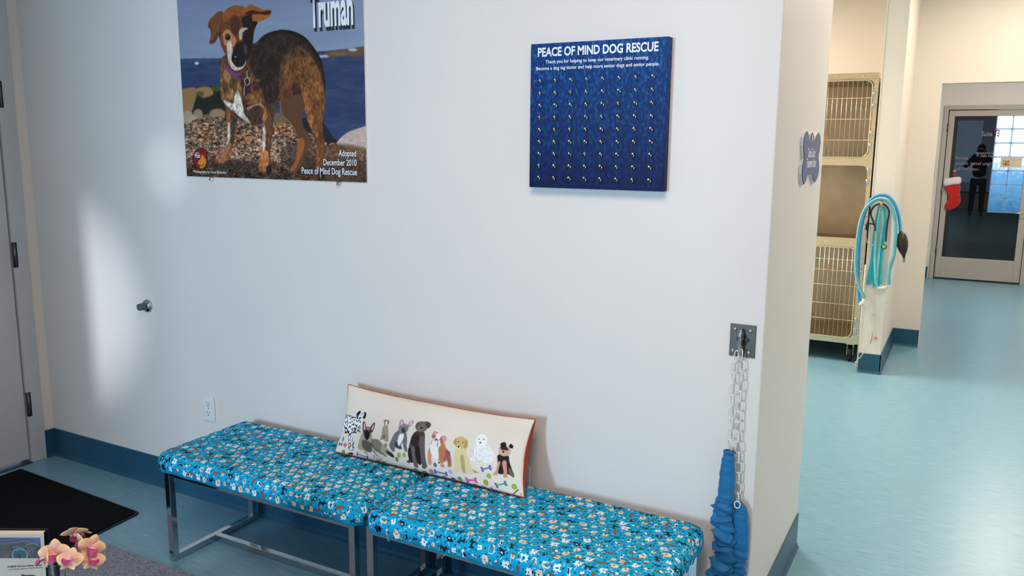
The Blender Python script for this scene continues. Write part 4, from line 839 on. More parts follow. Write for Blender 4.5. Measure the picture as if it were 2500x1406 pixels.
face_open(bm,kx0,kx1,1.533,zt-.042,kx0+.05,-.672,z1a,z1b+.004)
face_open(bm,kx0,kx1,.935,1.533,kx0+.05,-.672,z2a,z2b)
face_open(bm,kx0,kx1,zbm,.935,kx0+.05,-.684,z3a,z3b)
bmesh.ops.remove_doubles(bm,verts=bm.verts,dist=1e-5); obj('front_frame',bm,STEEL,kg)
obj('top_rail',B(kx0-.002,kx1+.002,ky-.012,ky+.09,zt-.042,zt),STEEL,kg,bev=.002)
obj('middle_rail',B(kx0,kx1,ky-.008,ky,.903,.952),STEEL,kg,bev=.001)
def wire_door(x0,x1,z0,z1,bars,label):
    bm=bmesh.new(); y=ky-.012; r=.05; P_=[]
    for (cx_,cz_,a0) in ((x1-r,z1-r,0),(x0+r,z1-r,PI/2),(x0+r,z0+r,PI),(x1-r,z0+r,1.5*PI)):
        for k in range(6): an=a0+k*PI/10; P_.append((cx_+r*math.cos(an),y,cz_+r*math.sin(an)))
    tube(bm,P_,.0042,6,closed=True)
    nb_=round((x1-x0)/.0335); 
    for i in range(1,nb_):
        x=x0+(x1-x0)*i/nb_; tube(bm,[(x,y-.004,z0+.002),(x,y-.004,z1-.002)],.0017,5)
    for z in bars: tube(bm,[(x0,y+.002,z),(x1+.012,y+.002,z)],.0036,6)
    o=obj('wire_door',bm,CHROMEW,kg); return o
CHROMEW=mat('cage_wire_metal',(236,222,196),.25,.85,var=.04)
wd=wire_door(kx0+.06,-.680,1.574,2.132,(2.005,1.853,1.700),'')
wd3=wire_door(kx0+.06,-.694,.197,.893,(.800,.715,.600,.455,.335),'')
for zs,d_ in (((2.03,1.945,1.745,1.655),wd),((1.47,1.39,1.15,1.06),None),((.80,.72,.33,.25),wd3)):
    for z in zs:
        bm=bmesh.new(); box(bm,-.668,-.660,ky-.02,ky-.001,z-.028,z+.022); lathe(bm,[(0,.010),(-.012,.010),(-.016,.004)],(-.654,ky-.001,z),'y',10); tube(bm,[(-.672,ky-.012,z-.03),(-.672,ky-.012,z+.03)],.004,6); obj('hinge',bm,CHROME,kg)
for x,z in ((-.94,2.163),(-.75,2.163),(-.93,1.552),(-.76,1.552),(-.93,.928),(-.75,.928),(-.86,.17),(-.70,.16),(-.662,.30),(-.662,.42),(-.664,.62),(-.664,.75)):
    bm=bmesh.new(); yy=ky-.012 if z>2.1 else (ky-.008 if .9<z<.95 else ky); lathe(bm,[(0,.0055),(-.003,.005),(-.005,.001)],(x,yy,z),'y',10); obj('rivet',bm,STEEL,kg)
ORG=mat('orange_tag_plastic',(200,120,70),.6)
obj('cage_tag',B(-.972,-.966,ky-.022,ky-.012,1.66,1.73),ORG,wd); obj('cage_tag',B(-.902,-.896,ky-.022,ky-.012,.70,.765),ORG,wd3)
for x in (-.70,-1.54):
    for y in (ky+.07,ky+kd-.08):
        bm=bmesh.new(); lathe(bm,[(-.014,.050),(-.016,.055),(-.010,.062),(.010,.062),(.016,.055),(.014,.050)],(x,y,.062),'x',24); cw=obj('caster_wheel',bm,BLACK,kg)
        bm=bmesh.new(); box(bm,x-.03,x+.03,y-.03,y+.03,.135,.150); 
        for s in (-1,1): prism(bm,[(-.018,.136),(.045,.136),(.012,.045),(-.012,.045)],lambda p,q_:Vector((x+s*.020,y+p,q_)),lambda p,q_:Vector((x+s*.024,y+p,q_)))
        lathe(bm,[(-.026,.008),(.026,.008)],(x,y,.062),'x',10); obj('caster_fork',bm,STEEL,kg)
# ================================================================== HOOK AND WHAT HANGS ON IT
YF=YS
h0=at_y(2153,497,YF-.02); hk=thing('coat_hook','brushed metal double coat hook on the wall end','coat hook',(h0.x,YF,h0.z))
bm=bmesh.new(); lathe(bm,[(0,.014),(-.005,.013)],(h0.x,YF,h0.z-.02),'y',16); tube(bm,[(h0.x,YF,h0.z-.005),(h0.x,YF-.03,h0.z),(h0.x,YF-.05,h0.z+.006)],.006,8); lathe(bm,[(-.016,.010),(-.008,.015),(.004,.015),(.010,.008)],(h0.x,YF-.055,h0.z+.008),'y',16)
tube(bm,smooth_path([(h0.x,YF,h0.z-.03),(h0.x,YF-.02,h0.z-.045),(h0.x,YF-.035,h0.z-.04),(h0.x,YF-.04,h0.z-.025)],5),.005,8); obj('hook_body',bm,STEEL,hk)
def hose(name,label,cat,pix,Y,r,m,group=None,seg=10,part='hose',sub=8):
    pts=smooth_path([at_y(p[0],p[1],Y if len(p)<3 else p[2]) for p in pix],sub); t=thing(name,label,cat,pts[0],group); bm=bmesh.new(); tube(bm,pts,r,seg); obj(part,bm,m,t); return t,pts
TEALH=mat('teal_breathing_tube',(96,172,182),.35,var=.12,scale=14,stretch=(1,1,1)); BLUEH=mat('blue_hose_plastic',(60,148,214),.35,var=.06)
CLEAR=mat('clear_white_plastic',(224,222,216),.3,var=.03,alpha=.75)
def c6(x,y): return (2060+x/4.687,440+y/4.687)
t1,_=hose('breathing_tube','thick teal breathing tube arched over the coat hook','breathing tube',[c6(*p) for p in ((240,1345),(190,1260),(150,1130),(138,980),(140,830),(160,640),(190,470),(240,340),(310,260),(400,215),(480,225),(540,290),(580,400),(595,540),(590,700),(570,860),(540,960),(515,1060),(515,1190))],YF-.062,.0125,TEALH,None,14)
BNDM=mat('grey_blue_band',(165,205,206),.4)
bm=bmesh.new(); pts=smooth_path([at_y(*c6(*p),YF-.0745) for p in ((232,1340),(184,1255),(142,1130),(130,980),(132,830),(150,640),(180,470),(232,335),(305,250),(400,205),(488,215))],8); tube(bm,pts,.0028,6); obj('guide_stripe',bm,BNDM,t1)
a=at_y(2112,733,YF-.06); bm=bmesh.new(); lathe(bm,[(0,.014),(.028,.015),(.03,.019),(.05,.017),(.055,.012)],(a.x,YF-.062,a.z+.004),(-.55,0,-.84),16); box(bm,a.x-.028,a.x+.035,YF-.075,YF-.05,a.z-.030,a.z-.008); obj('connector',bm,CLEAR,t1)
t2,_=hose('reservoir_bag_hose','bright blue hose ending in a black rubber breathing bag','hose',[c6(*p) for p in ((180,1400),(168,1200),(170,1000),(180,760),(200,560),(240,380),(290,250),(350,190),(430,168),(510,185),(570,250),(610,340),(635,450),(650,590))],YF-.034,.0105,BLUEH,None,12)
e_=at_y(*c6(655,595),YF-.034); pe=at_y(*c6(690,900),YF-.034); bm=bmesh.new(); dirv=(pe-e_).normalized(); Lb=(pe-e_).length
lathe(bm,[(Lb*u,r) for u,r in ((-.04,.012),(.02,.014),(.06,.026),(.18,.034),(.35,.0385),(.52,.037),(.70,.027),(.85,.014),(.95,.007),(1.0,.006))],e_,dirv,24)
bm.verts.ensure_lookup_table(); 
tube(bm,[pe+Vector((.007*math.cos(q),0,-.014+.009*math.sin(q))) for q in np.linspace(0,2*PI,12,endpoint=False)],.0022,6,closed=True); obj('black_bag',bm,mat('black_bag_rubber',(44,34,30),.35,var=.15),t2)
STB=mat('black_stethoscope_tube',(26,32,36),.35)
st,_=hose('stethoscope','black stethoscope with steel ear tubes over the coat hook','stethoscope',[c6(*p) for p in ((352,520),(330,450),(310,390),(325,330),(360,290),(410,272),(470,282),(510,330),(518,390),(500,480),(490,570),(480,700))],YF-.048,.006,STB,None,10,'tubing')
bm=bmesh.new(); tube(bm,smooth_path([at_y(*c6(*p),YF-.042) for p in ((305,310),(290,380),(285,450),(262,520),(258,570))],6),.0055,8); tube(bm,smooth_path([at_y(*c6(*p),YF-.05) for p in ((262,540),(285,500),(330,500),(355,530),(356,580))],6),.0048,8); obj('y_tubing',bm,STB,st)
bm=bmesh.new(); tube(bm,smooth_path([at_y(*c6(*p),YF-.042) for p in ((258,570),(256,640),(268,710),(292,748))],6),.0028,6); tube(bm,smooth_path([at_y(*c6(*p),YF-.05) for p in ((356,580),(356,660),(345,730),(310,752),(275,740))],6),.0028,6); obj('ear_tubes',bm,CHROME,st)
cp=at_y(*c6(462,762),YF-.055); bm=bmesh.new(); lathe(bm,[(.008,.010),(.004,.0165),(-.004,.0175),(-.008,.0165),(-.0085,.012),(-.007,.011),(-.007,0)],cp,'y',24); ch=obj('chest_piece',bm,STB,st)
bm=bmesh.new(); lathe(bm,[(0,.0115),(-.002,.011),(-.002,.004)],cp+Vector((0,-.0075,0)),'y',20); obj('diaphragm',bm,STEEL,ch)
LAN=mat('teal_ribbon',(42,176,188),.45,var=.14,scale=30,sheen=.3); LAN2=mat('light_teal_ribbon',(110,204,206),.45,var=.1)
lanp=[[(410,285),(380,420),(345,640),(320,900),(285,1080),(272,1195)],[(415,290),(395,420),(368,600),(345,800),(310,1010),(300,1190)],[(425,300),(400,440),(372,700),(350,900),(330,1080),(350,1225)],[(450,300),(470,360),(455,520),(440,700),(425,900),(410,1100),(395,1215)],[(465,300),(478,380),(470,520),(450,720),(438,900),(430,1100),(425,1190)],[(440,310),(450,450),(430,620),(405,820),(385,1000),(375,1225)],[(420,300),(385,500),(360,760),(352,960),(365,1190)]]
for i,pp in enumerate(lanp):
    lab=('teal ribbon leash hanging leftmost from the coat hook','teal ribbon leash second from left on the coat hook','teal ribbon leash ending lowest under the coat hook','teal ribbon leash right of the middle on the coat hook','teal ribbon leash hanging rightmost from the coat hook','light teal ribbon leash in the middle of the bundle','light teal ribbon leash just left of the bundle middle')[i]
    Yl=YF-.012-.004*i; pts=smooth_path([at_y(*c6(*p),Yl) for p in pp],6); t=thing('ribbon_leash',lab,'leash',pts[0],'teal ribbon leashes on the coat hook'); bm=bmesh.new()
    L_=[];wd_=[.005+.0035*min(1,k/len(pts)*1.6) for k in range(len(pts))]
    for k,p in enumerate(pts):
        tw=.5*math.sin(k*.25+i); dxv=Vector((math.cos(tw),math.sin(tw)*.6,0)); L_.append([bm.verts.new(p-dxv*wd_[k]+Vector((0,o_,0))) for o_ in (0,.0012)]+[bm.verts.new(p+dxv*wd_[k]+Vector((0,o_,0))) for o_ in (.0012,0)])
    for k in range(len(L_)-1):
        for q in range(4): bm.faces.new([L_[k][q],L_[k][(q+1)%4],L_[k+1][(q+1)%4],L_[k+1][q]])
    bm.faces.new(L_[0]); bm.faces.new(L_[-1]); obj('ribbon',bm,LAN2 if i>4 else LAN,t)
    e_=pts[-1]; bm=bmesh.new(); tube(bm,[e_+Vector((.004*math.cos(q),0,-.004+.005*math.sin(q))) for q in np.linspace(0,2*PI,10,endpoint=False)],.0009,5,closed=True); obj('clasp_ring',bm,CHROME,t)
# clear tubing with labels
def c9(x,y): return (2080+x/7.03,700+y/7.03)
t4,_=hose('clear_tubing','thin clear tubing looping down the white wall end','tubing',[c9(*p) for p in ((190,380),(215,480),(245,620),(268,780),(265,950),(225,1080),(160,1190),(90,1260),(75,1290))],YF-.03,.0030,CLEAR,None,8)
e_=at_y(*c9(72,1300),YF-.03); bm=bmesh.new(); lathe(bm,[(0,.008),(.004,.008),(.005,.005),(.018,.0055),(.020,.0035),(.040,.0045),(.042,.002)],e_+Vector((0,0,.008)),(0,0,-1),12); obj('end_fitting',bm,WHITEP,t4)
t5,_=hose('drip_line','two part clear drip line hanging beneath the teal leashes','tubing',[c9(*p) for p in ((380,90),(400,160),(385,330),(382,430),(378,560),(372,700),(362,780))],YF-.022,.0022,CLEAR,None,8)
bm=bmesh.new(); tube(bm,[at_y(*c9(*p),YF-.022) for p in ((420,150),(425,400),(412,640),(404,850))],.0020,6); lathe(bm,[(0,.007),(.03,.006)],at_y(*c9(382,430),YF-.022),(0,0,-1),10); obj('second_line',bm,CLEAR,t5)
bm=bmesh.new(); tube(bm,[at_y(*c9(*p),YF-.022) for p in ((362,775),(345,860),(328,925),(318,975))],[.0018,.0022,.0026,.0016],6); obj('roller_clamp',bm,mat('green_grey_plastic',(96,116,100),.5),t5)
o_=at_y(*c9(405,885),YF-.022); bm=bmesh.new(); box(bm,o_.x-.012,o_.x+.014,YF-.028,YF-.016,o_.z-.007,o_.z+.007); tube(bm,[o_+Vector((0,0,-.008)),o_+Vector((0,0,.02))],.0035,8); obj('coral_clamp',bm,mat('coral_plastic',(226,130,108),.5),t5)
bm=bmesh.new(); ww=at_y(*c9(560,40),YF-.03); xa_=at_y(*c9(440,50),YF-.03).x; lathe(bm,[(0,.012),(.03,.012),(.035,.016),(.06,.016),(.065,.010)],(xa_,YF-.045,ww.z+.004),(1,0,.12),14); obj('mask_fitting',bm,CLEAR,t1)
# strip / pole leaning at stub wall edge
ps=thing('white_rod','thin off-white rod standing between kennel and wall end','rod',(-.612,YS+.03,0)); bm=bmesh.new(); tube(bm,[(-.612,YS+.0,.004),(-.612,YS+.03,.80)],.0055,8); obj('rod_body',bm,mat('cream_plastic',(222,212,186),.5),ps)
# pocket door pull
pp=thing('door_pull','steel recessed pull on the edge of the hall opening','door pull',(-.257,YO+.06,1.37)); bm=bmesh.new(); box(bm,-.2575,-.254,YO+.035,YO+.085,1.372,1.562); obj('pull_plate',bm,STEEL,pp,bev=.004)
obj('recess',B(-.2545,-.2532,YO+.045,YO+.075,1.39,1.545),FRAMEG,pp)
# ================================================================== STOCKING, CARD
yS=YD-.025
def c10(x,y): return (2220+x/2.604,180+y/2.604)
sk=thing('christmas_stocking','red christmas stocking with white cuff hanging on the glass door','stocking',at_y(*c10(288,620),yS))
RED=mat('red_plush',(186,14,18),.8,var=.18,scale=40,bump=.4,bscale=300,sheen=.4); FLUFF=mat('white_plush',(226,220,216),.9,var=.05,bump=.5,bscale=300,sheen=.4)
def pillowshape(name,outline,Y,th,m,parent):
    pts=[at_y(*c10(*p),Y) for p in smooth_path2(outline)]; c=sum(pts,Vector())/len(pts); bm=bmesh.new(); lay=[]
    for s,dy in ((1,0),(.96,.45),(.80,.8),(.5,1.0)):
        lay.append((s,dy))
    def ringv(s,dy): return [bm.verts.new(Vector((c.x+(p.x-c.x)*s,Y+dy*th,c.z+(p.z-c.z)*s))) for p in pts]
    R_=[ringv(s,-dy) for s,dy in lay[::-1]]+[ringv(s,dy*.5) for s,dy in lay[1:]]
    n=len(pts)
    for i in range(len(R_)-1):
        for k in range(n):
            f=bm.faces.new([R_[i][k],R_[i][(k+1)%n],R_[i+1][(k+1)%n],R_[i+1][k]]); f.smooth=True
    bm.faces.new(R_[0]); bm.faces.new(R_[-1]); return obj(name,bm,m,parent,smooth=True)
def smooth_path2(o): return [(p.x,p.y) for p in smooth_path([(a,b,0) for a,b in o],4,True)]
pillowshape('foot',[(228,710),(318,700),(322,760),(326,810),(305,845),(270,862),(240,870),(224,855),(228,830),(248,795),(240,750)],yS,.022,RED,sk)
pillowshape('cuff',[(221,672),(270,660),(325,657),(325,698),(275,706),(222,713)],yS-.004,.030,FLUFF,sk)
bm=bmesh.new(); tube(bm,smooth_path([at_y(*c10(*p),yS) for p in ((285,660),(283,640),(288,622),(292,640),(290,662))],4),.006,6); obj('hanging_loop',bm,RED,sk)
bm=bmesh.new(); p=at_y(*c10(288,620),YD-.0); lathe(bm,[(0,.016),(-.006,.014),(-.010,.006),(-.024,.005)],(p.x,YD+.005,p.z),'y',14); obj('suction_hook',bm,CLEAR,sk)
ca,cb=at_y(2444,384,YD+.003),at_y(2493,409,YD+.003); cdn=thing('door_card','small cream card with a dog photo taped on the glass door','card',(ca.x,YD,cb.z))
obj('card_paper',B(ca.x,cb.x,YD+.002,YD+.0045,cb.z,ca.z),mat('cream_card',(214,200,176),.6,var=.03),cdn)
wv_=cb.x-ca.x; hv_=ca.z-cb.z
obj('photo',B(ca.x+wv_*.12,ca.x+wv_*.42,YD+.0012,YD+.002,cb.z+hv_*.14,cb.z+hv_*.68),mat('brown_dog_snapshot',(120,66,36),.5,var=.4,scale=40,rgb2=(214,166,108),thr=(.4,.6)),cdn)
text_obj('lettering','Thank you',ca.x+wv_*.5,ca.x+wv_*.88,cb.z+hv_*.78,.016,YD+.0015,FRAMEG,cdn)
# added pad in the suite, standing in for a red reflection on the glass
mt=tag(obj('red_haze_pad',B(-.6,1.2,YD+.45,YD+1.0,.0,.05),mat('dark_red_haze',(84,22,30),.9,var=.3,scale=12,bump=.5,bscale=80),None,bev=.02),'added low pad imitating the red haze in the glass door','pad')
# ================================================================== MAT, RUG
BM_=mat('black_mat_pile',(12,12,13),.95,scale=220,bump=.9,bscale=260,spec=.1,rgb2=(34,34,36),thr=(.45,.8))
c1=Vector((-3.114,2.250,0)); c2=Vector((-4.075,2.286,0)); u=(c2-c1).normalized(); v=Vector((u.y,-u.x,0)); v=v if v.y<0 else -v
e3=Vector((-3.092,2.037,0)); v=(e3-c1).normalized()
bm=bmesh.new(); P_=[]
Wm,Lm=.96,1.45; r=.02
for (a_,b_,a0) in ((Wm-r,Lm-r,0),(r,Lm-r,PI/2),(r,r,PI),(Wm-r,r,1.5*PI)):
    for k in range(6): an=a0+k*PI/10; P_.append((a_+r*math.cos(an),b_+r*math.sin(an)))
prism(bm,P_,lambda a_,b_:c1+u*a_+v*b_,lambda a_,b_:c1+u*a_+v*b_+Vector((0,0,.007)))
fm=thing('floor_mat','black floor mat with rubber border in front of the white door','floor mat',c1+u*.48+v*.7)
obj('rubber_border',bm,BLACK,fm,bev=.002)
bm=bmesh.new(); P2=[(a_*(Wm-.024)/Wm+.012,b_*(Lm-.024)/Lm+.012) for a_,b_ in P_]; prism(bm,P2,lambda a_,b_:c1+u*a_+v*b_+Vector((0,0,.006)),lambda a_,b_:c1+u*a_+v*b_+Vector((0,0,.012))); obj('carpet_pile',bm,BM_,fm,bev=.002)
GRUG=mat('grey_tweed_carpet',(108,110,120),.95,scale=150,bump=.8,bscale=260,rgb2=(160,162,172),thr=(.35,.68),stretch=(.5,1.6,1),spec=.15)
tag(obj('area_rug',B(-2.985,-.9,-.4,1.984,0,.009),GRUG,None,bev=.003),'grey tweed rug on the floor in front of the benches','rug')
# ================================================================== TABLE, LEAFLET HOLDER, ORCHID
TW=mat('white_table_laminate',(214,212,208),.35,var=.02)
ctb=thing('side_table','low white table below the orchid and leaflet holder','table',(-2.1,1.0,0))
obj('table_top',B(-2.55,-1.55,.62,1.24,.335,.365),TW,ctb,bev=.006)
for x in (-2.50,-1.64):
    for y in (.66,1.16): obj('leg',B(x,x+.04,y,y+.04,.009,.335),TW,ctb,bev=.003)
rr_=Vector((.87,.493,0)).normalized(); nn=Vector((rr_.y,-rr_.x,0)); up=Vector((-.04,.06,1)).normalized()
dep=2.02; P0=at_d(107,1297,dep)
lh=thing('leaflet_holder','clear acrylic holder with a clinic leaflet left of the orchid','leaflet holder',Vector((P0.x,P0.y,.365)))
ACR=bpy.data.materials.new('clear_acrylic'); ACR.use_nodes=True; N=ACR.node_tree.nodes; L=ACR.node_tree.links; N.remove(N['Principled BSDF'])
t_=N.new('ShaderNodeBsdfTransparent'); t_.inputs[0].default_value=(.93,.95,.95,1); g_=N.new('ShaderNodeBsdfGlossy'); g_.inputs['Roughness'].default_value=.05; m_=N.new('ShaderNodeMixShader'); f_=N.new('ShaderNodeFresnel'); f_.inputs[0].default_value=1.25; nz=N.new('ShaderNodeTexNoise'); nz.inputs['Scale'].default_value=4
a_=N.new('ShaderNodeMath'); a_.operation='MULTIPLY_ADD'; a_.inputs[1].default_value=.005; L.new(nz.outputs[0],a_.inputs[0]); L.new(f_.outputs[0],a_.inputs[2]); L.new(a_.outputs[0],m_.inputs[0]); L.new(t_.outputs[0],m_.inputs[1]); L.new(g_.outputs[0],m_.inputs[2]); L.new(m_.outputs[0],N['Material Output'].inputs[0])
def slab(w0,w1,h0,h1,d0,d1,name,m,parent,bev=0):
    """box in the holder's frame: w leftwards from P0, h downwards, d away from the viewer"""
    bm=bmesh.new(); vs=[]
    for w_ in (w0,w1):
        for d_ in (d0,d1):
            for h_ in (h0,h1): vs.append(bm.verts.new(P0-rr_*w_-up*h_-nn*d_))
    for f in ((0,1,3,2),(4,6,7,5),(0,4,5,1),(2,3,7,6),(0,2,6,4),(1,5,7,3)): bm.faces.new([vs[i] for i in f])
    return obj(name,bm,m,parent,bev=bev)
HH=(P0.z-.366)/up.z
slab(-.002,.218,0,HH,.014,.017,'back_wall',ACR,lh); slab(-.002,.218,.0,HH,-.004,-.002,'front_wall',ACR,lh); slab(-.004,-.002,0,HH,-.004,.017,'side_wall',ACR,lh); slab(.218,.220,0,HH,-.004,.017,'side_wall',ACR,lh)
PAP=mat('leaflet_paper',(244,214,190),.5,var=.02)
lf=slab(0,.216,.004,HH-.003,.0,.012,'leaflet',PAP,lh)
# printed picture of the leaflet
nx2,nz2=220,110; Wd=.200; Hp=.052
uu,vv=np.meshgrid(np.linspace(0,1,nx2),np.linspace(0,1,nz2))
base=np.array(P0[:]); RR=np.array(rr_[:]); UP=np.array(up[:]); NN=np.array(nn[:])
w_=(.010+Wd*(1-uu)); h_=(.016+Hp*(1-vv)*1.0)
Pp=base-RR*w_[...,None]-UP*h_[...,None]+NN*.0006
Q=(Pp-CAM)@RM.T; IX=Q[...,0]/Q[...,2]*F+1250; IY=Q[...,1]/Q[...,2]*F+703
LX=IX*8.93; LY=(IY-1260)*8.93
Lp=Paint(nx2,nz2,(84,72,70)); Lp.coords(LX,LY); Lp.c=Lp.c*1.15*(.7+.6*fbm(LX,LY,120,90,3,6)[...,None])
Lp.poly([(-1500,560),(300,490),(700,475),(900,450),(950,620),(800,600),(640,540),(400,560),(-1500,640)],(88,84,140),2,1,False)
Lp.poly([(40,680),(120,640),(210,940),(60,960)],(110,96,84),6,.8); Lp.poly([(700,490),(900,465),(930,600),(760,580)],(110,112,164),4,.8)
Lp.line([(-800,640),(90,600),(400,560),(600,540),(700,590),(860,650)],16,(150,142,140),1); Lp.line([(0,530),(400,490),(720,485),(840,510),(920,560)],8,(150,150,190),1); Lp.line([(560,640),(740,590),(850,650)],18,(150,144,142),1)
Lp.ell(435,850,178,150,(160,166,172),1); Lp.ell(432,845,150,122,(52,92,104),1); Lp.line([(385,870),(400,940),(450,940),(490,890),(460,850),(450,800)],10,(150,165,175),0); Lp.ell(430,870,50,45,(24,44,56),2,.7)
for q in ((300,660,320,760),(300,660,500,690),(320,760,480,720),(600,680,660,890),(600,680,780,690),(620,760,760,700),(360,690,380,790),(470,690,500,780)): Lp.line([q[:2],q[2:]],10,(148,146,150),0)
pic=grid_mesh('leaflet_picture',Pp,Lp.c,vcmat('leaflet_print',.35),lf)
INK=mat('dark_ink',(58,52,52),.6)
def ltext(s,px_a,py_a,px_b,py_b,h,bold=0):
    cu=bpy.data.curves.new('lettering','FONT'); cu.body=s; cu.offset=bold; t=bpy.data.objects.new('lt',cu); COL.objects.link(t); dg=bpy.context.evaluated_depsgraph_get(); dg.update(); me=bpy.data.meshes.new_from_object(t.evaluated_get(dg)); bpy.data.objects.remove(t)
    # intersect with leaflet plane
    def pl_(x,y):
        d=Vector(ray(x,y)); c=Vector(CAM); k=(P0+nn*.0008-c).dot(nn)/d.dot(nn)
        for _ in range(1): pass
        n2=rr_.cross(up); k=(P0+nn*.0008-c).dot(n2)/d.dot(n2); return c+d*k
    A=pl_(px_a/8.93,1260+py_a/8.93); Bp=pl_(px_b/8.93,1260+py_b/8.93); ex=(Bp-A); v=[x.co.copy() for x in me.vertices]; mn=min(p.x for p in v); mx_=max(p.x for p in v)
    for x,p in zip(me.vertices,v): x.co=A+ex*((p.x-mn)/(mx_-mn))+up*(p.y/.69-.5)*h
    me.materials.clear(); me.materials.append(INK); o=bpy.data.objects.new('lettering',me); COL.objects.link(o); o.parent=lf; o.matrix_parent_inverse=lf.matrix_basis.inverted()
ltext('POMDR Patricia J. Bauer Center',165,1105,915,1060,.0042,.02); ltext('615 Forest Avenue, Pacific Grove',190,1165,920,1115,.0036)
bm=bmesh.new(); 
for q in ([(450,1270),(560,1285),(720,1280),(780,1310),(760,1400),(700,1400),(690,1340),(560,1330),(520,1380),(500,1330)],):
    n2=rr_.cross(up); c=Vector(CAM); vs=[]
    for x,y in q:
        d=Vector(ray(x/8.93,1260+y/8.93)); vs.append(bm.verts.new(c+d*((P0+nn*.0009-c).dot(n2)/d.dot(n2))))
    bm.faces.new(vs)
obj('dog_silhouette_print',bm,INK,lf)
# ---- orchid
oc=at_d(175,1406,2.0); pot=Vector((oc.x+.02,oc.y-.02,.365))
orc=thing('potted_orchid','small orchid with peach and magenta flowers beside the leaflet holder','orchid',pot)
bm=bmesh.new(); lathe(bm,[(0,.032),(.004,.034),(.07,.045),(.074,.045),(.074,.041),(.06,.038)],pot,'z',28); obj('pot',bm,WHITEP,orc)
bm=bmesh.new(); lathe(bm,[(0,.0),(.0,.037),(.004,.037),(.006,.0)],pot+Vector((0,0,.06)),'z',20); obj('bark_medium',bm,mat('bark',(92,66,44),.95,var=.4,scale=90,bump=1,bscale=120),orc)
LEAF=mat('orchid_leaf',(60,98,48),.4,var=.15,scale=20); STEM=mat('orchid_stem',(110,138,62),.5,var=.12)
def leafy(base,d,ln,wd_,m,name,parent,cup=.3,droop=.4):
    bm=bmesh.new(); d=d.normalized(); side=d.cross(Vector((0,0,1))).normalized(); rows=[]
    for i in range(9):
        t=i/8; p=base+d*ln*t+Vector((0,0,1))*(.3*ln*math.sin(t*PI*.6)-droop*ln*t*t); w_=wd_*math.sin(PI*min(.98,.08+t*.92))**.6
        rows.append([bm.verts.new(p+side*w_*s+Vector((0,0,abs(s)*w_*cup))) for s in (-1,-.5,0,.5,1)])
    for i in range(8):
        for k in range(4): bm.faces.new([rows[i][k],rows[i][k+1],rows[i+1][k+1],rows[i+1][k]]).smooth=True
    o=obj(name,bm,m,parent,smooth=True); md=o.modifiers.new('th','SOLIDIFY'); md.thickness=.002; return o
for an in (1.9,4.9,3.4): leafy(pot+Vector((0,0,.07)),Vector((math.cos(an),math.sin(an),.1)),.065,.02,LEAF,'leaf',orc)
PET=bpy.data.materials.new('orchid_petal'); PET.use_nodes=True; N=PET.node_tree.nodes; L=PET.node_tree.links; b=N['Principled BSDF']; vc=N.new('ShaderNodeVertexColor'); vc.layer_name='print'
nz=N.new('ShaderNodeTexNoise'); nz.inputs['Scale'].default_value=300; mxx=N.new('ShaderNodeMix'); mxx.data_type='RGBA'; mxx.inputs[0].default_value=.06; L.new(vc.outputs[0],mxx.inputs[6]); L.new(nz.outputs[1],mxx.inputs[7]); L.new(mxx.outputs[2],b.inputs['Base Color'])
b.inputs['Roughness'].default_value=.5; b.inputs['Subsurface Weight'].default_value=.15; b.inputs['Subsurface Radius'].default_value=(.004,.002,.001)
def petal(bm,cl,o,dx,dy,dz,ln,wd_,kind,pointy=.5,curl=.15):
    """petal from o outward along dx; dy width axis; dz flower normal"""
    NU,NV=15,27; V_=[]
    for i in range(NU):
        t=i/(NU-1); row=[]
        w_=wd_*(math.sin(PI*min(1,.04+.96*t)**(.75 if pointy>.6 else .85)))**(.62 if pointy<.6 else .9); w_=max(w_,.0003)
        for j in range(NV):
            s=j/(NV-1)*2-1
            p=o+dx*(ln*t)+dy*(w_*s)+dz*(curl*ln*math.sin(t*PI*.8)-.35*w_*s*s*(1 if kind!='lip' else -1.6))
            row.append(bm.verts.new(p))
            if kind=='lip': c=np.array([170,24,124])*(1-t*.15)+np.array([30,20,10])*(1-abs(s)); c=c if t>.18 else np.array([236,170,150])
            elif kind=='col': c=np.array([240,170,176])
            else:
                vein=(math.sin(s*17)**4)*(.2+.8*math.sin(PI*t))*1.0; e_=max(t**2.2,abs(s)**3)
                c=np.array([238,172,158])*(1-e_)+np.array([236,214,138])*e_; c=c*(1-.28*vein*(1-e_*.5))*np.array([1,1-.12*vein,1-.05*vein]); 
                if t<.25: c=c*(t/.25)+np.array([238,158,172])*(1-t/.25)
            cl.append(c)
        V_.append(row)
    for i in range(NU-1):
        for j in range(NV-1):
            bm.faces.new([V_[i][j],V_[i][j+1],V_[i+1][j+1],V_[i+1][j]]).smooth=True
def finish(bm,cl,name,parent,th=.0008):
    me=bpy.data.meshes.new(name); bm.to_mesh(me); bm.free(); cl=np.clip(np.array(cl)/255.,0,1); l=np.where(cl<=.04045,cl/12.92,((cl+.055)/1.055)**2.4)
    at=me.color_attributes.new('print','FLOAT_COLOR','POINT'); at.data.foreach_set('color',np.concatenate([l,np.ones((len(l),1))],1).astype(np.float32).ravel())
    me.materials.append(PET); o=bpy.data.objects.new(name,me); COL.objects.link(o); o.parent=parent; o.matrix_parent_inverse=parent.matrix_basis.inverted(); md=o.modifiers.new('th','SOLIDIFY'); md.thickness=th; return o
fwd=Vector(RM[2]); rgt=Vector(RM[0]); dwn=Vector(RM[1])
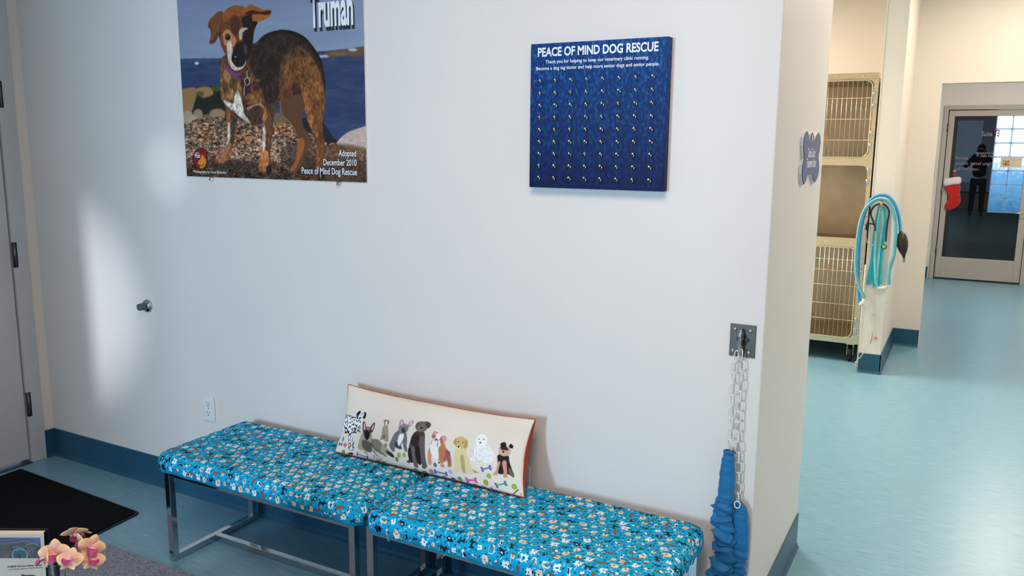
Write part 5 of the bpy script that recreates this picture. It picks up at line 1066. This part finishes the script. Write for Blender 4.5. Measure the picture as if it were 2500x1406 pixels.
def flower(px_,py_,dep_,size,yaw_,pitch_,roll_,name='flower'):
    """open bloom: direction it faces given by yaw/pitch away from facing the viewer"""
    o=at_d(px_,py_,dep_); z=-fwd.copy(); x=rgt.copy(); y=-dwn.copy()
    R_=Matrix.Rotation(yaw_,3,y)@Matrix.Rotation(pitch_,3,x); z=R_@z; x=R_@x; y=R_@y; R2=Matrix.Rotation(roll_,3,z); x=R2@x; y=R2@y
    e=bpy.data.meshes.new('flower'); bm=bmesh.new(); lathe(bm,[(0,.0015),(.006,.003),(.010,.0032),(.013,.001)],o,z,8); fl=obj(name,bm,mat_col,orc)
    for nm,an,ln,wd_,pt_ in (('sepal',PI/2,1.0,.40,.5),('sepal',-PI*.30,.85,.30,.7),('sepal',PI+PI*.30,.85,.30,.7)):
        bm=bmesh.new(); cl=[]; d=x*math.cos(an)+y*math.sin(an); petal(bm,cl,o-z*.001,d,z.cross(d),z,size*ln,size*wd_,'sep',pt_,.1); finish(bm,cl,nm,fl)
    for an in (.22,PI-.22):
        bm=bmesh.new(); cl=[]; d=x*math.cos(an)+y*math.sin(an); petal(bm,cl,o+z*.001,d,z.cross(d),z,size*1.05,size*.52,'pet',.4,.12); finish(bm,cl,'petal',fl)
    bm=bmesh.new(); cl=[]; d=(-y*.75+z*.65).normalized(); petal(bm,cl,o+z*.003,d,x,(z*.75+y*.65),size*.82,size*.42,'lip',.4,.1); finish(bm,cl,'lip',fl)
    return o
mat_col=mat('orchid_column',(240,186,184),.5,var=.05)
fo=[]
for f_ in ((134,1352,2.00,.036,.15,-.15,.05),(112,1364,1.99,.028,-.8,-.1,.2),(171,1368,1.975,.031,.1,-.55,-.05),(222,1336,2.02,.032,.7,0,-.4),(199,1328,2.045,.030,-.6,.25,1.3),(183,1298,2.05,.031,.5,.95,.25),(224,1368,2.01,.030,.8,-.45,-.3),(205,1296,2.07,.022,-.3,1.1,-.2)):
    fo.append(flower(*f_))
bm=bmesh.new(); st_=pot+Vector((0,0,.07)); sp_=[st_,pot+Vector((-.01,.005,.12)),at_d(158,1392,2.03),at_d(180,1355,2.05),at_d(200,1320,2.06),at_d(190,1300,2.07)]; tube(bm,smooth_path(sp_,6),.0022,7)
for o_ in fo: 
    q=min(smooth_path(sp_,6),key=lambda p:(p-o_).length); tube(bm,[q,(q+o_)/2+fwd*.006,o_+fwd*.003],.0014,6)
obj('flower_stem',bm,STEM,orc)
bm=bmesh.new(); k0=at_d(137,1374,2.0); k1=at_d(153,1377,2.0); tube(bm,[k0+Vector((0,0,-.10)),k0+Vector((0,0,-.01)),k0+Vector((0,0,0))],.0062,10); tube(bm,[k0+Vector((0,0,-.004)),k1+Vector((0,0,-.002))],.0055,10); obj('stem_clip',bm,BLACKP,orc)
# ================================================================== THE PHOTOGRAPHER (seen only as a reflection in the glass door)
per=thing('person','person in dark clothes holding up a phone, mirrored in the glass door','person',(.2,-.36,0))
PX=.2
def skin(name,verts,edges,rad,m,root=0,sub=2):
    me=bpy.data.meshes.new(name); me.from_pydata([(x+PX,y,z) for x,y,z in verts],edges,[]); o=bpy.data.objects.new(name,me); COL.objects.link(o); o.parent=per; o.matrix_parent_inverse=per.matrix_basis.inverted()
    md=o.modifiers.new('skin','SKIN'); md.use_smooth_shade=True
    for i,r_ in enumerate(rad):
        sv=me.skin_vertices[0].data[i]; sv.radius=r_ if isinstance(r_,tuple) else (r_,r_); sv.use_root=(i==root)
    s_=o.modifiers.new('sub','SUBSURF'); s_.levels=sub; s_.render_levels=sub; me.materials.append(m); return o
SKN=mat('skin_tone',(196,146,120),.5,var=.05,scale=30); CLO=mat('dark_navy_cloth',(24,28,40),.85,var=.1,bump=.3); TRO=mat('black_trousers',(16,17,22),.85,var=.1); HAIR=mat('dark_hair',(30,22,18),.6,var=.2,scale=80)
yb_=-.36
jv=[(0,yb_,.95),(0,yb_,1.12),(0,yb_-.01,1.30),(0,yb_,1.43),(-.17,yb_,1.41),(-.34,yb_+.08,1.22),(-.30,yb_+.14,1.28),(-.115,yb_+.24,1.55),(.17,yb_,1.41),(.34,yb_+.08,1.22),(.30,yb_+.14,1.28),(.115,yb_+.24,1.55)]
skin('jacket',jv,[(0,1),(1,2),(2,3),(3,4),(4,5),(5,7),(3,8),(8,9),(9,11)][:9],[(.17,.12),(.16,.12),(.18,.13),(.09,.08),(.075,.075),.055,.05,.038,(.075,.075),.055,.05,.038],CLO)
tv=[(0,yb_,.93),(-.10,yb_,.86),(-.11,yb_,.48),(-.12,yb_-.01,.07),(.10,yb_,.86),(.11,yb_,.48),(.12,yb_-.01,.07)]
skin('trousers',tv,[(0,1),(1,2),(2,3),(0,4),(4,5),(5,6)],[(.16,.11),(.10,.10),.072,.055,(.10,.10),.072,.055],TRO)
for s in (-1,1): skin('shoe',[(s*.12,yb_-.05,.045),(s*.125,yb_+.06,.04),(s*.13,yb_+.17,.032)],[(0,1),(1,2)],[.042,.042,.034],BLACK,0,2)
hv=[(0,yb_,1.42),(0,yb_+.01,1.50),(0,yb_+.02,1.57),(0,yb_+.02,1.65),(0,yb_+.015,1.71)]; 
hd=skin('head',hv,[(0,1),(1,2),(2,3),(3,4)],[.055,.052,(.065,.075),(.078,.092),(.06,.07)],SKN)
bm=bmesh.new(); bmesh.ops.create_icosphere(bm,subdivisions=3,radius=.104,matrix=Matrix.Translation((0,yb_,1.69))@Matrix.Diagonal((.9,1.05,1.05,1)))
for vv_ in bm.verts[:]:
    if vv_.co.y>yb_+.055 and vv_.co.z<1.73: vv_.co.y=yb_+.055
bmesh.ops.translate(bm,verts=bm.verts,vec=(PX,0,0)); obj('hair',bm,HAIR,hd,smooth=True)
bm=bmesh.new(); yfc=yb_+.105
tube(bm,[(0,yfc-.01,1.665),(0,yfc+.012,1.635),(0,yfc-.004,1.625)],[.008,.013,.008],8); bmesh.ops.translate(bm,verts=bm.verts,vec=(PX,0,0)); obj('nose',bm,SKN,hd)
for s in (-1,1):
    bm=bmesh.new(); bmesh.ops.create_icosphere(bm,subdivisions=2,radius=.012,matrix=Matrix.Translation((s*.031,yfc-.006,1.665))); bmesh.ops.translate(bm,verts=bm.verts,vec=(PX,0,0)); obj('eye',bm,BLACKP,hd,smooth=True)
    bm=bmesh.new(); bmesh.ops.create_icosphere(bm,subdivisions=2,radius=.03,matrix=Matrix.Translation((s*.08,yb_+.02,1.65))@Matrix.Diagonal((.35,.6,1,1))); bmesh.ops.translate(bm,verts=bm.verts,vec=(PX,0,0)); obj('ear',bm,SKN,hd,smooth=True)
bm=bmesh.new(); tube(bm,[(-.024,yfc-.008,1.60),(0,yfc+.002,1.598),(.024,yfc-.008,1.60)],[.003,.006,.003],8); bmesh.ops.translate(bm,verts=bm.verts,vec=(PX,0,0)); obj('mouth',bm,mat('lip_tone',(150,84,78),.5),hd)
for s in (-1,1):
    H=[(s*.115,yb_+.24,1.55),(s*.100,yb_+.285,1.59),(s*.092,yb_+.315,1.62)]; E_=[(0,1),(1,2)]; R_=[.026,(.03,.018),(.03,.016)]
    for k in range(4):
        b0=len(H); z=1.655-.020*k; H+= [(s*.094,yb_+.325,z),(s*.086,yb_+.345,z+.004),(s*.066,yb_+.352,z+.003)]; E_+=[(2,b0),(b0,b0+1),(b0+1,b0+2)]; R_+=[.009,.0085,.0075]
    b0=len(H); H+=[(s*.088,yb_+.300,1.60),(s*.070,yb_+.312,1.612)]; E_+=[(1,b0),(b0,b0+1)]; R_+=[.011,.009]
    skin('hand',H,E_,R_,SKN,0,1)
ph=thing('phone','dark phone held up by the photographer, mirrored in the door','phone',(.2,-.03,1.63)); obj('phone_body',B(PX-.078,PX+.078,-.034,-.026,1.592,1.668),BLACKP,ph,bev=.004); bm=bmesh.new(); lathe(bm,[(0,.008),(.002,.008)],(PX-.05,-.026,1.645),'y',12); obj('phone_lens',bm,CHROME,ph)
